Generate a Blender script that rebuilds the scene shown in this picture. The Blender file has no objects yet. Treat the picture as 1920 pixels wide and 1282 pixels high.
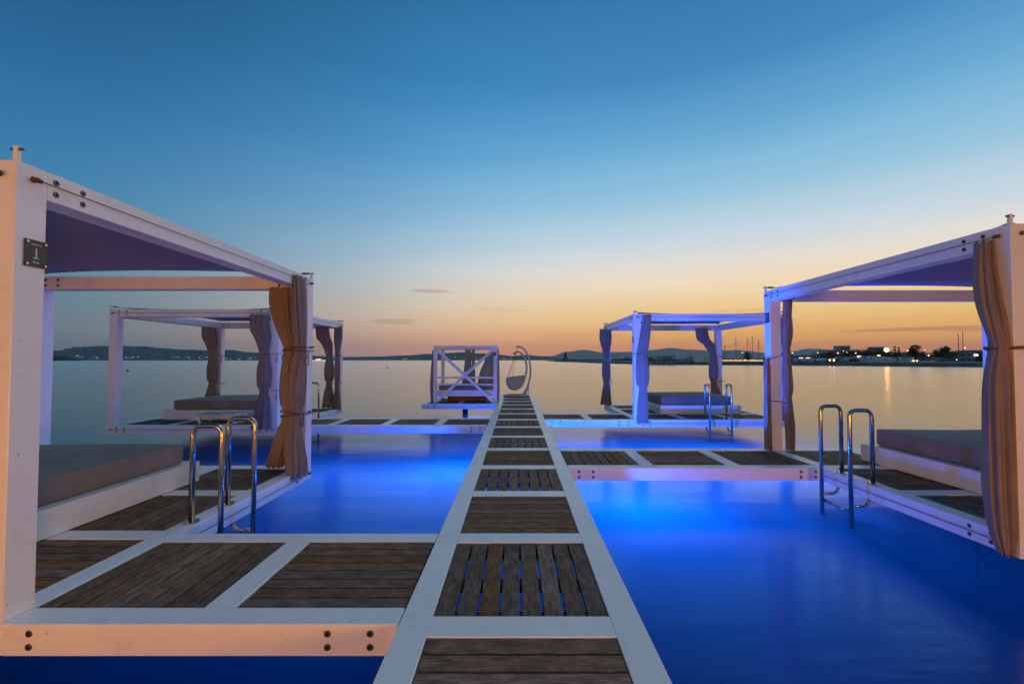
import bpy, bmesh, math, random
from mathutils import Vector, Matrix
random.seed(7)
S = bpy.context.scene
C = S.collection
R = math.radians
# ------------------------------------------------------------------ camera
cam_d = bpy.data.cameras.new('camera'); cam = bpy.data.objects.new('camera', cam_d); C.objects.link(cam)
cam.location = (0, 0, 1.3)
cam.rotation_euler = (R(90) + math.atan(.0284), 0, 0)
cam_d.sensor_width = 36; cam_d.lens = 36*853/1920
cam_d.shift_x = -8/1920; cam_d.shift_y = 10/1920
cam_d.clip_start = .05; cam_d.clip_end = 40000
S.camera = cam
# ------------------------------------------------------------------ view
S.view_settings.view_transform = 'Standard'; S.view_settings.look = 'None'
S.view_settings.exposure = 0; S.view_settings.gamma = 1
S.cycles.sample_clamp_indirect = 6
S.cycles.max_bounces = 8
def lin(c):
    return tuple(((v/255)/12.92 if v/255 <= .04045 else ((v/255+.055)/1.055)**2.4) for v in c) + (1,)
# ------------------------------------------------------------------ world: dusk sky, sun just set at azimuth 42 deg right of view
W = bpy.data.worlds.new('World'); S.world = W; W.use_nodes = True
nt = W.node_tree; nt.nodes.clear()
N = nt.nodes.new; L = nt.links.new
def wm(op, a=None, b=None, clamp=False):
    n = N('ShaderNodeMath'); n.operation = op; n.use_clamp = clamp
    for i, v in enumerate((a, b)):
        if v is None: continue
        if isinstance(v, (int, float)): n.inputs[i].default_value = v
        else: L(v, n.inputs[i])
    return n.outputs[0]
out = N('ShaderNodeOutputWorld'); bg = N('ShaderNodeBackground'); bg.inputs[1].default_value = 1.0; L(bg.outputs[0], out.inputs[0])
tc = N('ShaderNodeTexCoord'); sep = N('ShaderNodeSeparateXYZ'); L(tc.outputs['Generated'], sep.inputs[0])
x, y, z = sep.outputs
el = wm('MULTIPLY', wm('ARCSINE', z), 180/math.pi)
elp = wm('DIVIDE', el, 60, True)
hl = wm('SQRT', wm('ADD', wm('MULTIPLY', x, x), wm('MULTIPLY', y, y)))
SA = R(42)
cosd = wm('DIVIDE', wm('ADD', wm('MULTIPLY', x, math.sin(SA)), wm('MULTIPLY', y, math.cos(SA))), wm('MAXIMUM', hl, 1e-4))
t = wm('ADD', wm('MULTIPLY', cosd, .5), .5)
def ramp(stops):
    r = N('ShaderNodeValToRGB'); r.color_ramp.interpolation = 'CARDINAL'
    e = r.color_ramp.elements
    e[0].position = stops[0][0]/60; e[0].color = lin(stops[0][1])
    e[1].position = stops[-1][0]/60; e[1].color = lin(stops[-1][1])
    for p, c in stops[1:-1]:
        k = e.new(p/60); k.color = lin(c)
    L(elp, r.inputs[0]); return r.outputs[0]
rL = ramp([(0,(110,122,130)),(2,(114,129,137)),(4.5,(106,132,146)),(8,(90,136,160)),(13,(72,134,170)),(18,(58,125,172)),(24.5,(44,108,158)),(32,(34,90,132)),(55,(26,68,100))])
rC = ramp([(0,(236,164,136)),(2,(248,184,146)),(4.5,(250,208,172)),(7.5,(234,220,202)),(11.6,(202,216,224)),(16,(158,198,224)),(22,(110,173,217)),(29,(72,147,202)),(38,(48,118,170)),(55,(34,88,128))])
rR = ramp([(0,(255,146,72)),(1.8,(255,172,84)),(4,(255,198,112)),(6.5,(255,218,156)),(9.5,(252,230,200)),(13,(220,226,228)),(18,(168,206,228)),(23.4,(122,181,219)),(31,(72,139,192)),(55,(40,98,142))])
def wmix(f, a, b):
    m = N('ShaderNodeMix'); m.data_type = 'RGBA'; L(f, m.inputs[0])
    for s, v in ((6, a), (7, b)):
        if isinstance(v, tuple): m.inputs[s].default_value = v
        else: L(v, m.inputs[s])
    return m.outputs[2]
def wmap(v, a, b):
    m = N('ShaderNodeMapRange'); m.interpolation_type = 'SMOOTHSTEP'; L(v, m.inputs[0])
    m.inputs[1].default_value = a; m.inputs[2].default_value = b; return m.outputs[0]
def wlin(v, a, b):
    m = N('ShaderNodeMapRange'); L(v, m.inputs[0]); m.inputs[1].default_value = a; m.inputs[2].default_value = b; return m.outputs[0]
sky = wmix(wmap(t, .72, 1.02), wmix(wmap(t, .48, .94), rL, rC), rR)
# a few thin clouds low in the sky, as soft streaks in direction space
az = wm('MULTIPLY', wm('ARCTAN2', x, y), 180/math.pi)
nz = N('ShaderNodeTexNoise'); nz.inputs['Scale'].default_value = 1.0; nz.inputs['Detail'].default_value = 5
cmb = N('ShaderNodeCombineXYZ'); L(wm('MULTIPLY', az, .35), cmb.inputs[0]); L(wm('MULTIPLY', el, 2.2), cmb.inputs[1]); L(cmb.outputs[0], nz.inputs['Vector'])
wob = wm('MULTIPLY', wm('SUBTRACT', nz.outputs[0], .5), 1.6)
def cloud(a0, e0, wa, we, amt):
    da = wm('DIVIDE', wm('SUBTRACT', az, a0), wa); de = wm('DIVIDE', wm('SUBTRACT', el, e0), we)
    d = wm('ADD', wm('ADD', wm('MULTIPLY', da, da), wm('MULTIPLY', de, de)), wob)
    m = N('ShaderNodeMapRange'); m.interpolation_type = 'SMOOTHSTEP'; L(d, m.inputs[0])
    m.inputs[1].default_value = 1.2; m.inputs[2].default_value = .2
    return wm('MULTIPLY', m.outputs[0], amt)
cl = None
for a in [(-10.8,8.55,2.6,.28,.38),(-15.2,4.7,2.8,.4,.32),(41.5,2.95,6.5,.2,.6),(46.5,2.8,4,.28,.5),(-2,6.3,4.5,.4,.12),(20,4.2,4,.25,.2),(27,5.6,5,.22,.16),(8,3.1,6,.35,.10)]:
    c = cloud(*a); cl = c if cl is None else wm('MAXIMUM', cl, c)
cloudcol = wmix(wlin(t, .5, 1.0), lin((84,96,110)), lin((190,128,110)))
bandn = N('ShaderNodeTexNoise'); bandn.inputs['Scale'].default_value = .55; bandn.inputs['Detail'].default_value = 3
cm2 = N('ShaderNodeCombineXYZ'); L(wm('MULTIPLY', az, .1), cm2.inputs[0]); L(wm('MULTIPLY', el, 1.1), cm2.inputs[1]); L(cm2.outputs[0], bandn.inputs['Vector'])
sky2 = wmix(cl, sky, cloudcol)
hsv = N('ShaderNodeHueSaturation'); L(sky2, hsv.inputs['Color']); L(wm('ADD', wm('MULTIPLY', bandn.outputs[0], .10), .95), hsv.inputs['Value'])
L(hsv.outputs[0], bg.inputs[0])
# added soft sun, high on the sunset side, to brighten the deck tops
sd = bpy.data.lights.new('soft_fill_sun', 'SUN'); sd.energy = .40; sd.angle = R(40); sd.color = (1, .90, .78)
so_ = bpy.data.objects.new('soft_fill_sun', sd); C.objects.link(so_)
so_.rotation_euler = Vector((-math.sin(SA)*math.cos(R(60)), -math.cos(SA)*math.cos(R(60)), -math.sin(R(60)))).to_track_quat('-Z', 'Y').to_euler()
# ------------------------------------------------------------------ lamps of the place
def point(name, loc, col, watts, rad=.15):
    d = bpy.data.lights.new(name, 'POINT'); d.color = col; d.energy = watts; d.shadow_soft_size = rad
    o = bpy.data.objects.new(name, d); C.objects.link(o); o.location = loc; return o
WARM = (1, .345, .0)
point('promenade_light', (-3.2, -2.9, .22), WARM, 350, .5)
point('promenade_light', (2.8, -3.2, .30), WARM, 600, .5)
point('promenade_light', (-9, -12, 1.2), WARM, 1200, 1.0)
BLUE = (.0, .19, 1.0)
DEEP = (.0, .13, 1.0)
# submerged floodlights, and their light spilling out low under the decks
for (px, py, pz, w) in [(1.45, 5.5, -1.45, 180), (-1.0, 7.2, -1.50, 200), (-3.0, 7.2, -1.8, 85), (1.2, 8.1, -1.0, 600), (3.9, 8.1, -1.15, 480), (-1.3, 14.0, -.9, 36), (1.9, 4.6, -1.9, 9), (-1.6, 5.4, -1.9, 9)]:
    point('submerged_floodlight', (px, py, pz), BLUE, w, .25)
def spot(name, loc, direction, col, watts, half, rad=.05, blend=.6):
    d = bpy.data.lights.new(name, 'SPOT'); d.color = col; d.energy = watts; d.shadow_soft_size = rad; d.spot_size = R(2*half); d.spot_blend = blend
    o = bpy.data.objects.new(name, d); C.objects.link(o); o.location = loc
    o.rotation_euler = Vector(direction).to_track_quat('-Z', 'Y').to_euler(); return o
SB = (.0, .085, 1.0)
spot('underdeck_floodlight', (1.2, 6.9, -.40), (.80, .42, .28), SB, 1500, 62)
spot('underdeck_floodlight', (1.0, 8.7, -.40), (.25, .90, .16), SB, 230, 62)
spot('underdeck_floodlight', (-1.0, 7.6, -.40), (-.80, .35, .30), SB, 260, 62)
spot('underdeck_floodlight', (-.9, 12.3, -.40), (-.35, .90, .12), SB, 60, 62)
spot('underdeck_floodlight', (1.1, 5.2, -.40), (.85, -.1, .60), SB, 110, 50)
spot('underdeck_floodlight', (-1.0, 4.6, -.40), (-.85, .05, .60), SB, 22, 60)

# ------------------------------------------------------------------ materials
def mat(name, col=(.8,.8,.8), rough=.5, metal=0, spec=.5, emit=None, es=0):
    m = bpy.data.materials.new(name); m.use_nodes = True
    b = m.node_tree.nodes['Principled BSDF']
    b.inputs['Base Color'].default_value = tuple(col)[:3]+(1,)
    b.inputs['Roughness'].default_value = rough; b.inputs['Metallic'].default_value = metal
    b.inputs['Specular IOR Level'].default_value = spec
    if emit: b.inputs['Emission Color'].default_value = tuple(emit)[:3]+(1,); b.inputs['Emission Strength'].default_value = es
    return m
def noisy(m, c1, c2, scale=3, detail=6, stretch=(1,1,1), lo=.35, hi=.65, bump=0, bscale=None, rough=None, rnd=False, bdist=.01):
    n = m.node_tree; b = n.nodes['Principled BSDF']
    t = n.nodes.new('ShaderNodeTexCoord'); mp = n.nodes.new('ShaderNodeMapping'); mp.inputs['Scale'].default_value = stretch
    v = t.outputs['Object']
    if rnd:
        oi = n.nodes.new('ShaderNodeObjectInfo'); mu = n.nodes.new('ShaderNodeMath'); mu.operation = 'MULTIPLY'; mu.inputs[1].default_value = 97
        n.links.new(oi.outputs['Random'], mu.inputs[0]); ad = n.nodes.new('ShaderNodeVectorMath'); n.links.new(v, ad.inputs[0]); n.links.new(mu.outputs[0], ad.inputs[1]); v = ad.outputs[0]
    n.links.new(v, mp.inputs[0])
    z = n.nodes.new('ShaderNodeTexNoise'); z.inputs['Scale'].default_value = scale; z.inputs['Detail'].default_value = detail
    n.links.new(mp.outputs[0], z.inputs['Vector'])
    r = n.nodes.new('ShaderNodeValToRGB'); e = r.color_ramp.elements
    e[0].position = lo; e[0].color = tuple(c1)[:3]+(1,); e[1].position = hi; e[1].color = tuple(c2)[:3]+(1,)
    n.links.new(z.outputs[0], r.inputs[0]); n.links.new(r.outputs[0], b.inputs['Base Color'])
    if rough:
        mr = n.nodes.new('ShaderNodeMapRange'); n.links.new(z.outputs[0], mr.inputs[0]); mr.inputs[3].default_value = rough[0]; mr.inputs[4].default_value = rough[1]
        n.links.new(mr.outputs[0], b.inputs['Roughness'])
    if bump:
        z2 = n.nodes.new('ShaderNodeTexNoise'); z2.inputs['Scale'].default_value = bscale or scale*4; z2.inputs['Detail'].default_value = 4
        n.links.new(mp.outputs[0], z2.inputs['Vector'])
        bp = n.nodes.new('ShaderNodeBump'); bp.inputs['Strength'].default_value = bump; bp.inputs['Distance'].default_value = bdist
        n.links.new(z2.outputs[0], bp.inputs['Height']); n.links.new(bp.outputs[0], b.inputs['Normal'])
    return m
def paint_mat(name, base):
    m = mat(name, base, .42)
    n = m.node_tree; b = n.nodes['Principled BSDF']
    g = n.nodes.new('ShaderNodeNewGeometry')
    def nz(scale, det, w=None):
        z = n.nodes.new('ShaderNodeTexNoise'); z.inputs['Scale'].default_value = scale; z.inputs['Detail'].default_value = det
        n.links.new(g.outputs['Position'], z.inputs['Vector']); return z.outputs[0]
    def rmp(v, lo, hi, c1, c2):
        r = n.nodes.new('ShaderNodeValToRGB'); e = r.color_ramp.elements; e[0].position = lo; e[1].position = hi
        e[0].color = tuple(c1)+(1,); e[1].color = tuple(c2)+(1,); n.links.new(v, r.inputs[0]); return r.outputs[0]
    def mul(a, c):
        x = n.nodes.new('ShaderNodeMix'); x.data_type = 'RGBA'; x.blend_type = 'MULTIPLY'; x.inputs[0].default_value = 1
        n.links.new(a, x.inputs[6]); n.links.new(c, x.inputs[7]); return x.outputs[2]
    c = rmp(nz(1.3, 5), .3, .7, [v*.92 for v in base], base)
    c = mul(c, rmp(nz(7, 8), .30, .44, (.93,.92,.90), (1,1,1)))
    c = mul(c, rmp(nz(38, 3), .245, .27, (.45,.40,.34), (1,1,1)))     # small chips and specks
    n.links.new(c, b.inputs['Base Color'])
    mr = n.nodes.new('ShaderNodeMapRange'); n.links.new(nz(4, 5), mr.inputs[0]); mr.inputs[3].default_value = .20; mr.inputs[4].default_value = .48
    n.links.new(mr.outputs[0], b.inputs['Roughness'])
    bp = n.nodes.new('ShaderNodeBump'); bp.inputs['Strength'].default_value = .12; bp.inputs['Distance'].default_value = .004
    n.links.new(nz(60, 3), bp.inputs['Height']); n.links.new(bp.outputs[0], b.inputs['Normal'])
    return m
M = {}
M['paint'] = paint_mat('white_paint', (.88,.88,.86))
def wood_mat():
    m = mat('weathered_teak', (.1,.08,.06), .72, spec=.18)
    n = m.node_tree; b = n.nodes['Principled BSDF']; nn = n.nodes.new; ll = n.links.new
    t = nn('ShaderNodeTexCoord'); oi = nn('ShaderNodeObjectInfo')
    mu = nn('ShaderNodeMath'); mu.operation = 'MULTIPLY'; mu.inputs[1].default_value = 53; ll(oi.outputs['Random'], mu.inputs[0])
    ad = nn('ShaderNodeVectorMath'); ll(t.outputs['Object'], ad.inputs[0]); ll(mu.outputs[0], ad.inputs[1])
    mp = nn('ShaderNodeMapping'); mp.inputs['Scale'].default_value = (3.2, 55, 55); ll(ad.outputs[0], mp.inputs[0])
    z1 = nn('ShaderNodeTexNoise'); z1.inputs['Scale'].default_value = 3; z1.inputs['Detail'].default_value = 9; z1.inputs['Roughness'].default_value = .65; ll(mp.outputs[0], z1.inputs['Vector'])
    r1 = nn('ShaderNodeValToRGB'); e = r1.color_ramp.elements; e[0].position = .30; e[0].color = (.070,.040,.023,1); e[1].position = .72; e[1].color = (.43,.275,.165,1)
    ll(z1.outputs[0], r1.inputs[0])
    mp2 = nn('ShaderNodeMapping'); mp2.inputs['Scale'].default_value = (3.5, 9, 9); ll(ad.outputs[0], mp2.inputs[0])
    z2 = nn('ShaderNodeTexNoise'); z2.inputs['Scale'].default_value = 2.4; z2.inputs['Detail'].default_value = 7; z2.inputs['Roughness'].default_value = .6; ll(mp2.outputs[0], z2.inputs['Vector'])
    r2 = nn('ShaderNodeValToRGB'); e = r2.color_ramp.elements; e[0].position = .38; e[0].color = (.60,.58,.57,1); e[1].position = .62; e[1].color = (1.1,1.05,1,1)
    ll(z2.outputs[0], r2.inputs[0])
    x = nn('ShaderNodeMix'); x.data_type = 'RGBA'; x.blend_type = 'MULTIPLY'; x.inputs[0].default_value = 1; ll(r1.outputs[0], x.inputs[6]); ll(r2.outputs[0], x.inputs[7])
    hs = nn('ShaderNodeHueSaturation'); mr = nn('ShaderNodeMapRange'); ll(oi.outputs['Random'], mr.inputs[0]); mr.inputs[3].default_value = .78; mr.inputs[4].default_value = 1.28
    ll(mr.outputs[0], hs.inputs['Value']); ll(x.outputs[2], hs.inputs['Color']); 
    m7 = nn('ShaderNodeMath'); m7.operation = 'MULTIPLY'; m7.inputs[1].default_value = 7.31; ll(oi.outputs['Random'], m7.inputs[0])
    fr = nn('ShaderNodeMath'); fr.operation = 'FRACT'; ll(m7.outputs[0], fr.inputs[0])
    mr2 = nn('ShaderNodeMapRange'); ll(fr.outputs[0], mr2.inputs[0]); mr2.inputs[3].default_value = .7; mr2.inputs[4].default_value = 1.2; ll(mr2.outputs[0], hs.inputs['Saturation'])
    # machined grooves along the board
    sp = nn('ShaderNodeSeparateXYZ'); ll(t.outputs['Object'], sp.inputs[0])
    sm = nn('ShaderNodeMath'); sm.operation = 'MULTIPLY'; sm.inputs[1].default_value = 2*math.pi/.0085; ll(sp.outputs[1], sm.inputs[0])
    sn = nn('ShaderNodeMath'); sn.operation = 'SINE'; ll(sm.outputs[0], sn.inputs[0])
    gm = nn('ShaderNodeMapRange'); ll(sn.outputs[0], gm.inputs[0]); gm.inputs[1].default_value = -1; gm.inputs[2].default_value = 0; gm.inputs[3].default_value = .62; gm.inputs[4].default_value = 1
    x2 = nn('ShaderNodeMix'); x2.data_type = 'RGBA'; x2.blend_type = 'MULTIPLY'; x2.inputs[0].default_value = .8; ll(hs.outputs[0], x2.inputs[6]); ll(gm.outputs[0], x2.inputs[7])
    ll(x2.outputs[2], b.inputs['Base Color'])
    b1 = nn('ShaderNodeBump'); b1.inputs['Strength'].default_value = .5; b1.inputs['Distance'].default_value = .0025; ll(sn.outputs[0], b1.inputs['Height'])
    b2 = nn('ShaderNodeBump'); b2.inputs['Strength'].default_value = .5; b2.inputs['Distance'].default_value = .003; ll(z1.outputs[0], b2.inputs['Height']); ll(b1.outputs[0], b2.inputs['Normal'])
    ll(b2.outputs[0], b.inputs['Normal'])
    return m
M['wood'] = wood_mat()
M['batten'] = mat('dark_batten', (.03,.026,.022), .7)
M['steel'] = mat('stainless_steel', (.62,.60,.58), .16, 1); noisy(M['steel'], (.50,.42,.35), (.62,.54,.46), 6, 4, (1,1,1), rough=(.10,.28))
M['iron'] = mat('aged_bolt_steel', (.20,.17,.15), .35, 1)
M['hole'] = mat('dark_socket', (.015,.012,.01), .7)
M['rust'] = mat('rusty_fitting', (.16,.08,.05), .6, .6)
M['wire'] = mat('wire', (.10,.10,.12), .4, .8)
def fabric(name, c1, c2, rough=.9, sc=5, bump=.25, bs=90, trans=0):
    m = mat(name, c1, rough, spec=.15); noisy(m, c1, c2, sc, 5, bump=bump, bscale=bs, bdist=.003)
    m.node_tree.nodes['Principled BSDF'].inputs['Sheen Weight'].default_value = .15
    if trans:
        n = m.node_tree; b = n.nodes['Principled BSDF']; tr = n.nodes.new('ShaderNodeBsdfTranslucent'); tr.inputs[0].default_value = tuple(c2)+(1,)
        mx = n.nodes.new('ShaderNodeMixShader'); mx.inputs[0].default_value = trans
        o = n.nodes['Material Output']; n.links.new(b.outputs[0], mx.inputs[1]); n.links.new(tr.outputs[0], mx.inputs[2]); n.links.new(mx.outputs[0], o.inputs[0])
    return m
M['curtain'] = fabric('tan_curtain_cloth', (.27,.205,.145), (.325,.25,.18), trans=.10)
M['cord'] = mat('brown_cord', (.13,.07,.045), .8)
M['canopy'] = fabric('canopy_cloth', (.09,.20,.34), (.12,.24,.39), sc=2, trans=.08)  # blue of the floodlights is put into the colour of a pale cloth
M['mattress'] = fabric('taupe_mattress_cover', (.215,.17,.135), (.28,.225,.18), sc=2.2, bump=.15, bs=14)
M['plaque'] = mat('dark_grey_plaque', (.035,.036,.038), .35)
M['print'] = mat('white_print', (.55,.55,.56), .5)
M['table'] = mat('white_gloss_top', (.7,.7,.7), .12)
# ------------------------------------------------------------------ object helpers
def setp(o, label=None, cat=None, group=None, kind=None):
    if label: o['label'] = label
    if cat: o['category'] = cat
    if group: o['group'] = group
    if kind: o['kind'] = kind
    return o
def thing(name, loc, label, cat, group=None, rz=0):
    o = bpy.data.objects.new(name, None); C.objects.link(o); o.location = loc; o.rotation_euler = (0,0,rz); o.empty_display_size = .2
    return setp(o, label, cat, group)
def add(name, me, parent=None, loc=(0,0,0), rot=(0,0,0), scale=None, world=True):
    """link mesh; loc is world position when the parent thing is unrotated"""
    o = bpy.data.objects.new(name, me); C.objects.link(o)
    if parent is not None:
        o.parent = parent
        if world:
            off = Vector((0,0,0)); p = parent
            while p is not None: off += p.location; p = p.parent
            loc = Vector(loc) - off
    o.location = loc; o.rotation_euler = rot
    if scale: o.scale = scale
    return o
def smooth(me, on=True):
    me.polygons.foreach_set('use_smooth', [on]*len(me.polygons)); return me
def bm_mesh(bm, name, m, sm=False):
    bmesh.ops.recalc_face_normals(bm, faces=bm.faces)
    me = bpy.data.meshes.new(name); bm.to_mesh(me); bm.free()
    if m is not None: me.materials.append(m if not isinstance(m, str) else M[m])
    if sm: smooth(me)
    return me
_bc = {}
def box_mesh(sx, sy, sz, m, bev=.004):
    k = (round(sx,4), round(sy,4), round(sz,4), m, bev)
    if k in _bc: return _bc[k]
    bm = bmesh.new(); bmesh.ops.create_cube(bm, size=1)
    for v in bm.verts: v.co = Vector((v.co.x*sx, v.co.y*sy, v.co.z*sz))
    if bev: bmesh.ops.bevel(bm, geom=bm.edges[:], offset=min(bev, min(sx,sy,sz)*.3), segments=1, affect='EDGES')
    _bc[k] = bm_mesh(bm, 'box', m); return _bc[k]
def box(name, x0, x1, y0, y1, z0, z1, m, parent=None, bev=.004):
    return add(name, box_mesh(x1-x0, y1-y0, z1-z0, m, bev), parent, ((x0+x1)/2, (y0+y1)/2, (z0+z1)/2))
def bm_box(bm, x0, x1, y0, y1, z0, z1, mi=0):
    vs = [bm.verts.new(p) for p in [(x0,y0,z0),(x1,y0,z0),(x1,y1,z0),(x0,y1,z0),(x0,y0,z1),(x1,y0,z1),(x1,y1,z1),(x0,y1,z1)]]
    for f in [(0,3,2,1),(4,5,6,7),(0,1,5,4),(1,2,6,5),(2,3,7,6),(3,0,4,7)]:
        fc = bm.faces.new([vs[i] for i in f]); fc.material_index = mi
def catmull(pts, n):
    out = []
    P = [pts[0]] + list(pts) + [pts[-1]]
    for i in range(1, len(P)-2):
        for k in range(n):
            t = k/n; a, b, c, d = P[i-1], P[i], P[i+1], P[i+2]
            out.append([.5*((2*b[j]) + (-a[j]+c[j])*t + (2*a[j]-5*b[j]+4*c[j]-d[j])*t*t + (-a[j]+3*b[j]-3*c[j]+d[j])*t**3) for j in range(len(b))])
    out.append(list(pts[-1])); return out
def tube(bm, pts, r, seg=12, closed=False, caps=True):
    pts = [Vector(p) for p in pts]; n = len(pts); rings = []
    up = Vector((0,0,1)); prev = None
    for i, p in enumerate(pts):
        if closed: d = pts[(i+1) % n] - pts[i-1]
        else: d = pts[min(i+1, n-1)] - pts[max(i-1, 0)]
        d.normalize()
        if prev is None:
            a = up if abs(d.z) < .9 else Vector((1,0,0)); u = d.cross(a).normalized()
        else: u = (prev - d*prev.dot(d)).normalized()
        prev = u; w = d.cross(u)
        rr = r(i/(n-1)) if callable(r) else r
        rings.append([bm.verts.new(p + (u*math.cos(2*math.pi*k/seg) + w*math.sin(2*math.pi*k/seg))*rr) for k in range(seg)])
    m = n if closed else n-1
    for i in range(m):
        A, B = rings[i], rings[(i+1) % n]
        for k in range(seg): bm.faces.new([A[k], A[(k+1)%seg], B[(k+1)%seg], B[k]])
    if caps and not closed:
        bm.faces.new(rings[0][::-1]); bm.faces.new(rings[-1])
def tube_obj(name, pts, r, m, parent, seg=12, closed=False):
    off = Vector((0,0,0)); p = parent
    while p is not None: off += p.location; p = p.parent
    bm = bmesh.new(); tube(bm, [Vector(q)-off for q in pts], r, seg, closed)
    return add(name, bm_mesh(bm, name, m, True), parent, (0,0,0), world=False)
def rounded(pts, r, n=6):
    """polyline with rounded corners"""
    P = [Vector(p) for p in pts]; out = [P[0]]
    for i in range(1, len(P)-1):
        a = (P[i-1]-P[i]); b = (P[i+1]-P[i]); rr = min(r, a.length*.5, b.length*.5)
        A = P[i]+a.normalized()*rr; B = P[i]+b.normalized()*rr
        for k in range(n+1):
            t = k/n; out.append(A*(1-t)**2 + P[i]*2*t*(1-t) + B*t*t)
    out.append(P[-1]); return out
# bolt head: ring with a dark socket, axis +X
def bolt_mesh():
    bm = bmesh.new(); n = 14
    prof = [(.000,.017),(.003,.017),(.005,.014),(.005,.009),(.001,.008)]
    rings = [[bm.verts.new((x, r*math.cos(2*math.pi*k/n), r*math.sin(2*math.pi*k/n))) for k in range(n)] for x, r in prof]
    for a in range(len(rings)-1):
        for k in range(n): bm.faces.new([rings[a][k], rings[a][(k+1)%n], rings[a+1][(k+1)%n], rings[a+1][k]])
    f = bm.faces.new(rings[-1]); me = bm_mesh(bm, 'bolt', 'iron', False); me.materials.append(M['hole'])
    me.polygons[len(me.polygons)-1].material_index = 1
    return me
BOLT = bolt_mesh()
def bolts(parent, where, face):
    """face: '+x' '-x' '-y'"""
    rz = {'+x': 0, '-x': math.pi, '-y': -math.pi/2, '+y': math.pi/2}[face]
    for p in where: add('bolt', BOLT, parent, p, (0, 0, rz))
# ------------------------------------------------------------------ decking
TH = .155   # tube size of the white frames
PL = {}
def plank_mesh(l, w):
    k = (round(l,3), round(w,4))
    if k not in PL:
        bm = bmesh.new(); bmesh.ops.create_cube(bm, size=1)
        for v in bm.verts: v.co = Vector((v.co.x*l, v.co.y*w, v.co.z*.024))
        bmesh.ops.bevel(bm, geom=[e for e in bm.edges if abs(e.verts[0].co.z-e.verts[1].co.z) < 1e-6 and e.verts[0].co.z > 0], offset=.003, segments=1, affect='EDGES')
        PL[k] = bm_mesh(bm, 'plank', 'wood')
    return PL[k]
def tile(parent, x0, x1, y0, y1, along, gap=.011, n=8):
    g = .006
    if along == 'x': x0 += g; x1 -= g; y0 += g*.8; y1 -= g*.8
    else: x0 += g; x1 -= g; y0 += g; y1 -= g
    zt = -.006
    if along == 'x':
        gp = gap*.85; w = ((y1-y0) - gp*(n-1))/n
        for i in range(n):
            yc = y0 + w/2 + i*(w+gp)
            add('plank', plank_mesh(round(x1-x0,3), w), parent, ((x0+x1)/2+random.uniform(-.002,.002), yc+random.uniform(-.001,.001), zt-.012+random.uniform(-.0015,.0015)), (random.uniform(-.004,.004), random.uniform(-.002,.002), random.choice((0, math.pi))))
        for f in (.06, .5, .94):
            xc = x0 + (x1-x0)*f; box('batten', xc-.03, xc+.03, y0, y1, zt-.075, zt-.029, 'batten', parent, 0)
    else:
        w = ((x1-x0) - gap*(n-1))/n
        for i in range(n):
            xc = x0 + w/2 + i*(w+gap)
            add('plank', plank_mesh(round(y1-y0,3), w), parent, (xc+random.uniform(-.0015,.0015), (y0+y1)/2+random.uniform(-.003,.003), zt-.012+random.uniform(-.0015,.0015)), (random.uniform(-.004,.004), random.uniform(-.002,.002), random.choice((1,-1))*math.pi/2))
        for f in (.06, .46, .94):
            yc = y0 + (y1-y0)*f; box('batten', x0, x1, yc-.04, yc+.04, zt-.075, zt-.029, 'batten', parent, 0)
# catwalk
CX0, CX1 = -.58, .63
MOD = 1.11
cw = thing('catwalk', (.025, 8, 0), 'long white framed catwalk with grey brown plank panels running out over the water', 'walkway')
Y0, Y1 = -1.3, 17.2
box('side_rail', CX0, CX0+.155, Y0, Y1, -TH, 0, 'paint', cw)
box('side_rail', CX1-.155, CX1, Y0, Y1, -TH, 0, 'paint', cw)
k = -2
ye = []
while True:
    far = 2.18 + MOD*k          # far edge of panel k
    near = far - .935
    if far > Y1 + .05: break
    far2 = min(far, Y1-.155)
    if far2 - near > .2:
        tile(cw, CX0+.155, CX1-.155, max(near, Y0+.155), far2, 'x' if k % 2 == 0 else 'y', gap=.013)
    ye.append((near, far)); k += 1
prev = Y0
for near, far in ye:
    if near > prev + .02: box('crossbar', CX0+.155, CX1-.155, max(prev, Y0), near, -TH, 0, 'paint', cw)
    prev = far
box('end_beam', CX0+.155, CX1-.155, Y1-.155, Y1, -TH, 0, 'paint', cw)
# bridges
def bridge(x0, x1, y0, y1, n, first, label, bolt_x=()):
    b = thing('bridge', ((x0+x1)/2, (y0+y1)/2, 0), label, 'walkway', 'short bridges joining the catwalk to the cabanas')
    box('side_rail', x0, x1, y0, y0+TH, -TH, 0, 'paint', b); box('side_rail', x0, x1, y1-TH, y1, -TH, 0, 'paint', b)
    cb = .165; w = ((x1-x0) - cb*(n-1))/n
    for i in range(n):
        a = x0 + i*(w+cb)
        tile(b, a, a+w, y0+TH, y1-TH, ('x','y')[(i+first) % 2] if x0 < 0 and False else ('x','y')[(i+first) % 2])
        if i < n-1: box('crossbar', a+w, a+w+cb, y0+TH, y1-TH, -TH, 0, 'paint', b)
    for bx in bolt_x:
        bolts(b, [(bx, y0, -.045), (bx, y0, -.11)], '-y')
    return b
# tiles listed from small x to large x
bridge(-2.54, CX0-.006, 2.28, 3.46, 2, 1, 'front left bridge, widest in view, with orange lit beam and two brown plank panels', (-.72, -.93, -2.40))
bridge(CX1+.006, 3.69, 5.54, 6.75, 3, 1, 'right bridge with three dark plank panels and pink lit beam over bright blue water', (.76, .93, 3.44, 3.62))
bridge(-4.76, CX0-.006, 9.08, 10.28, 4, 1, 'long left bridge with four plank panels in front of the farther left cabana', (-.72, -.9))
bridge(CX1+.006, 2.58, 9.97, 11.15, 2, 1, 'far right bridge whose front beam glows deep blue beside the catwalk', (.78, .96, 2.25, 2.45))
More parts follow.
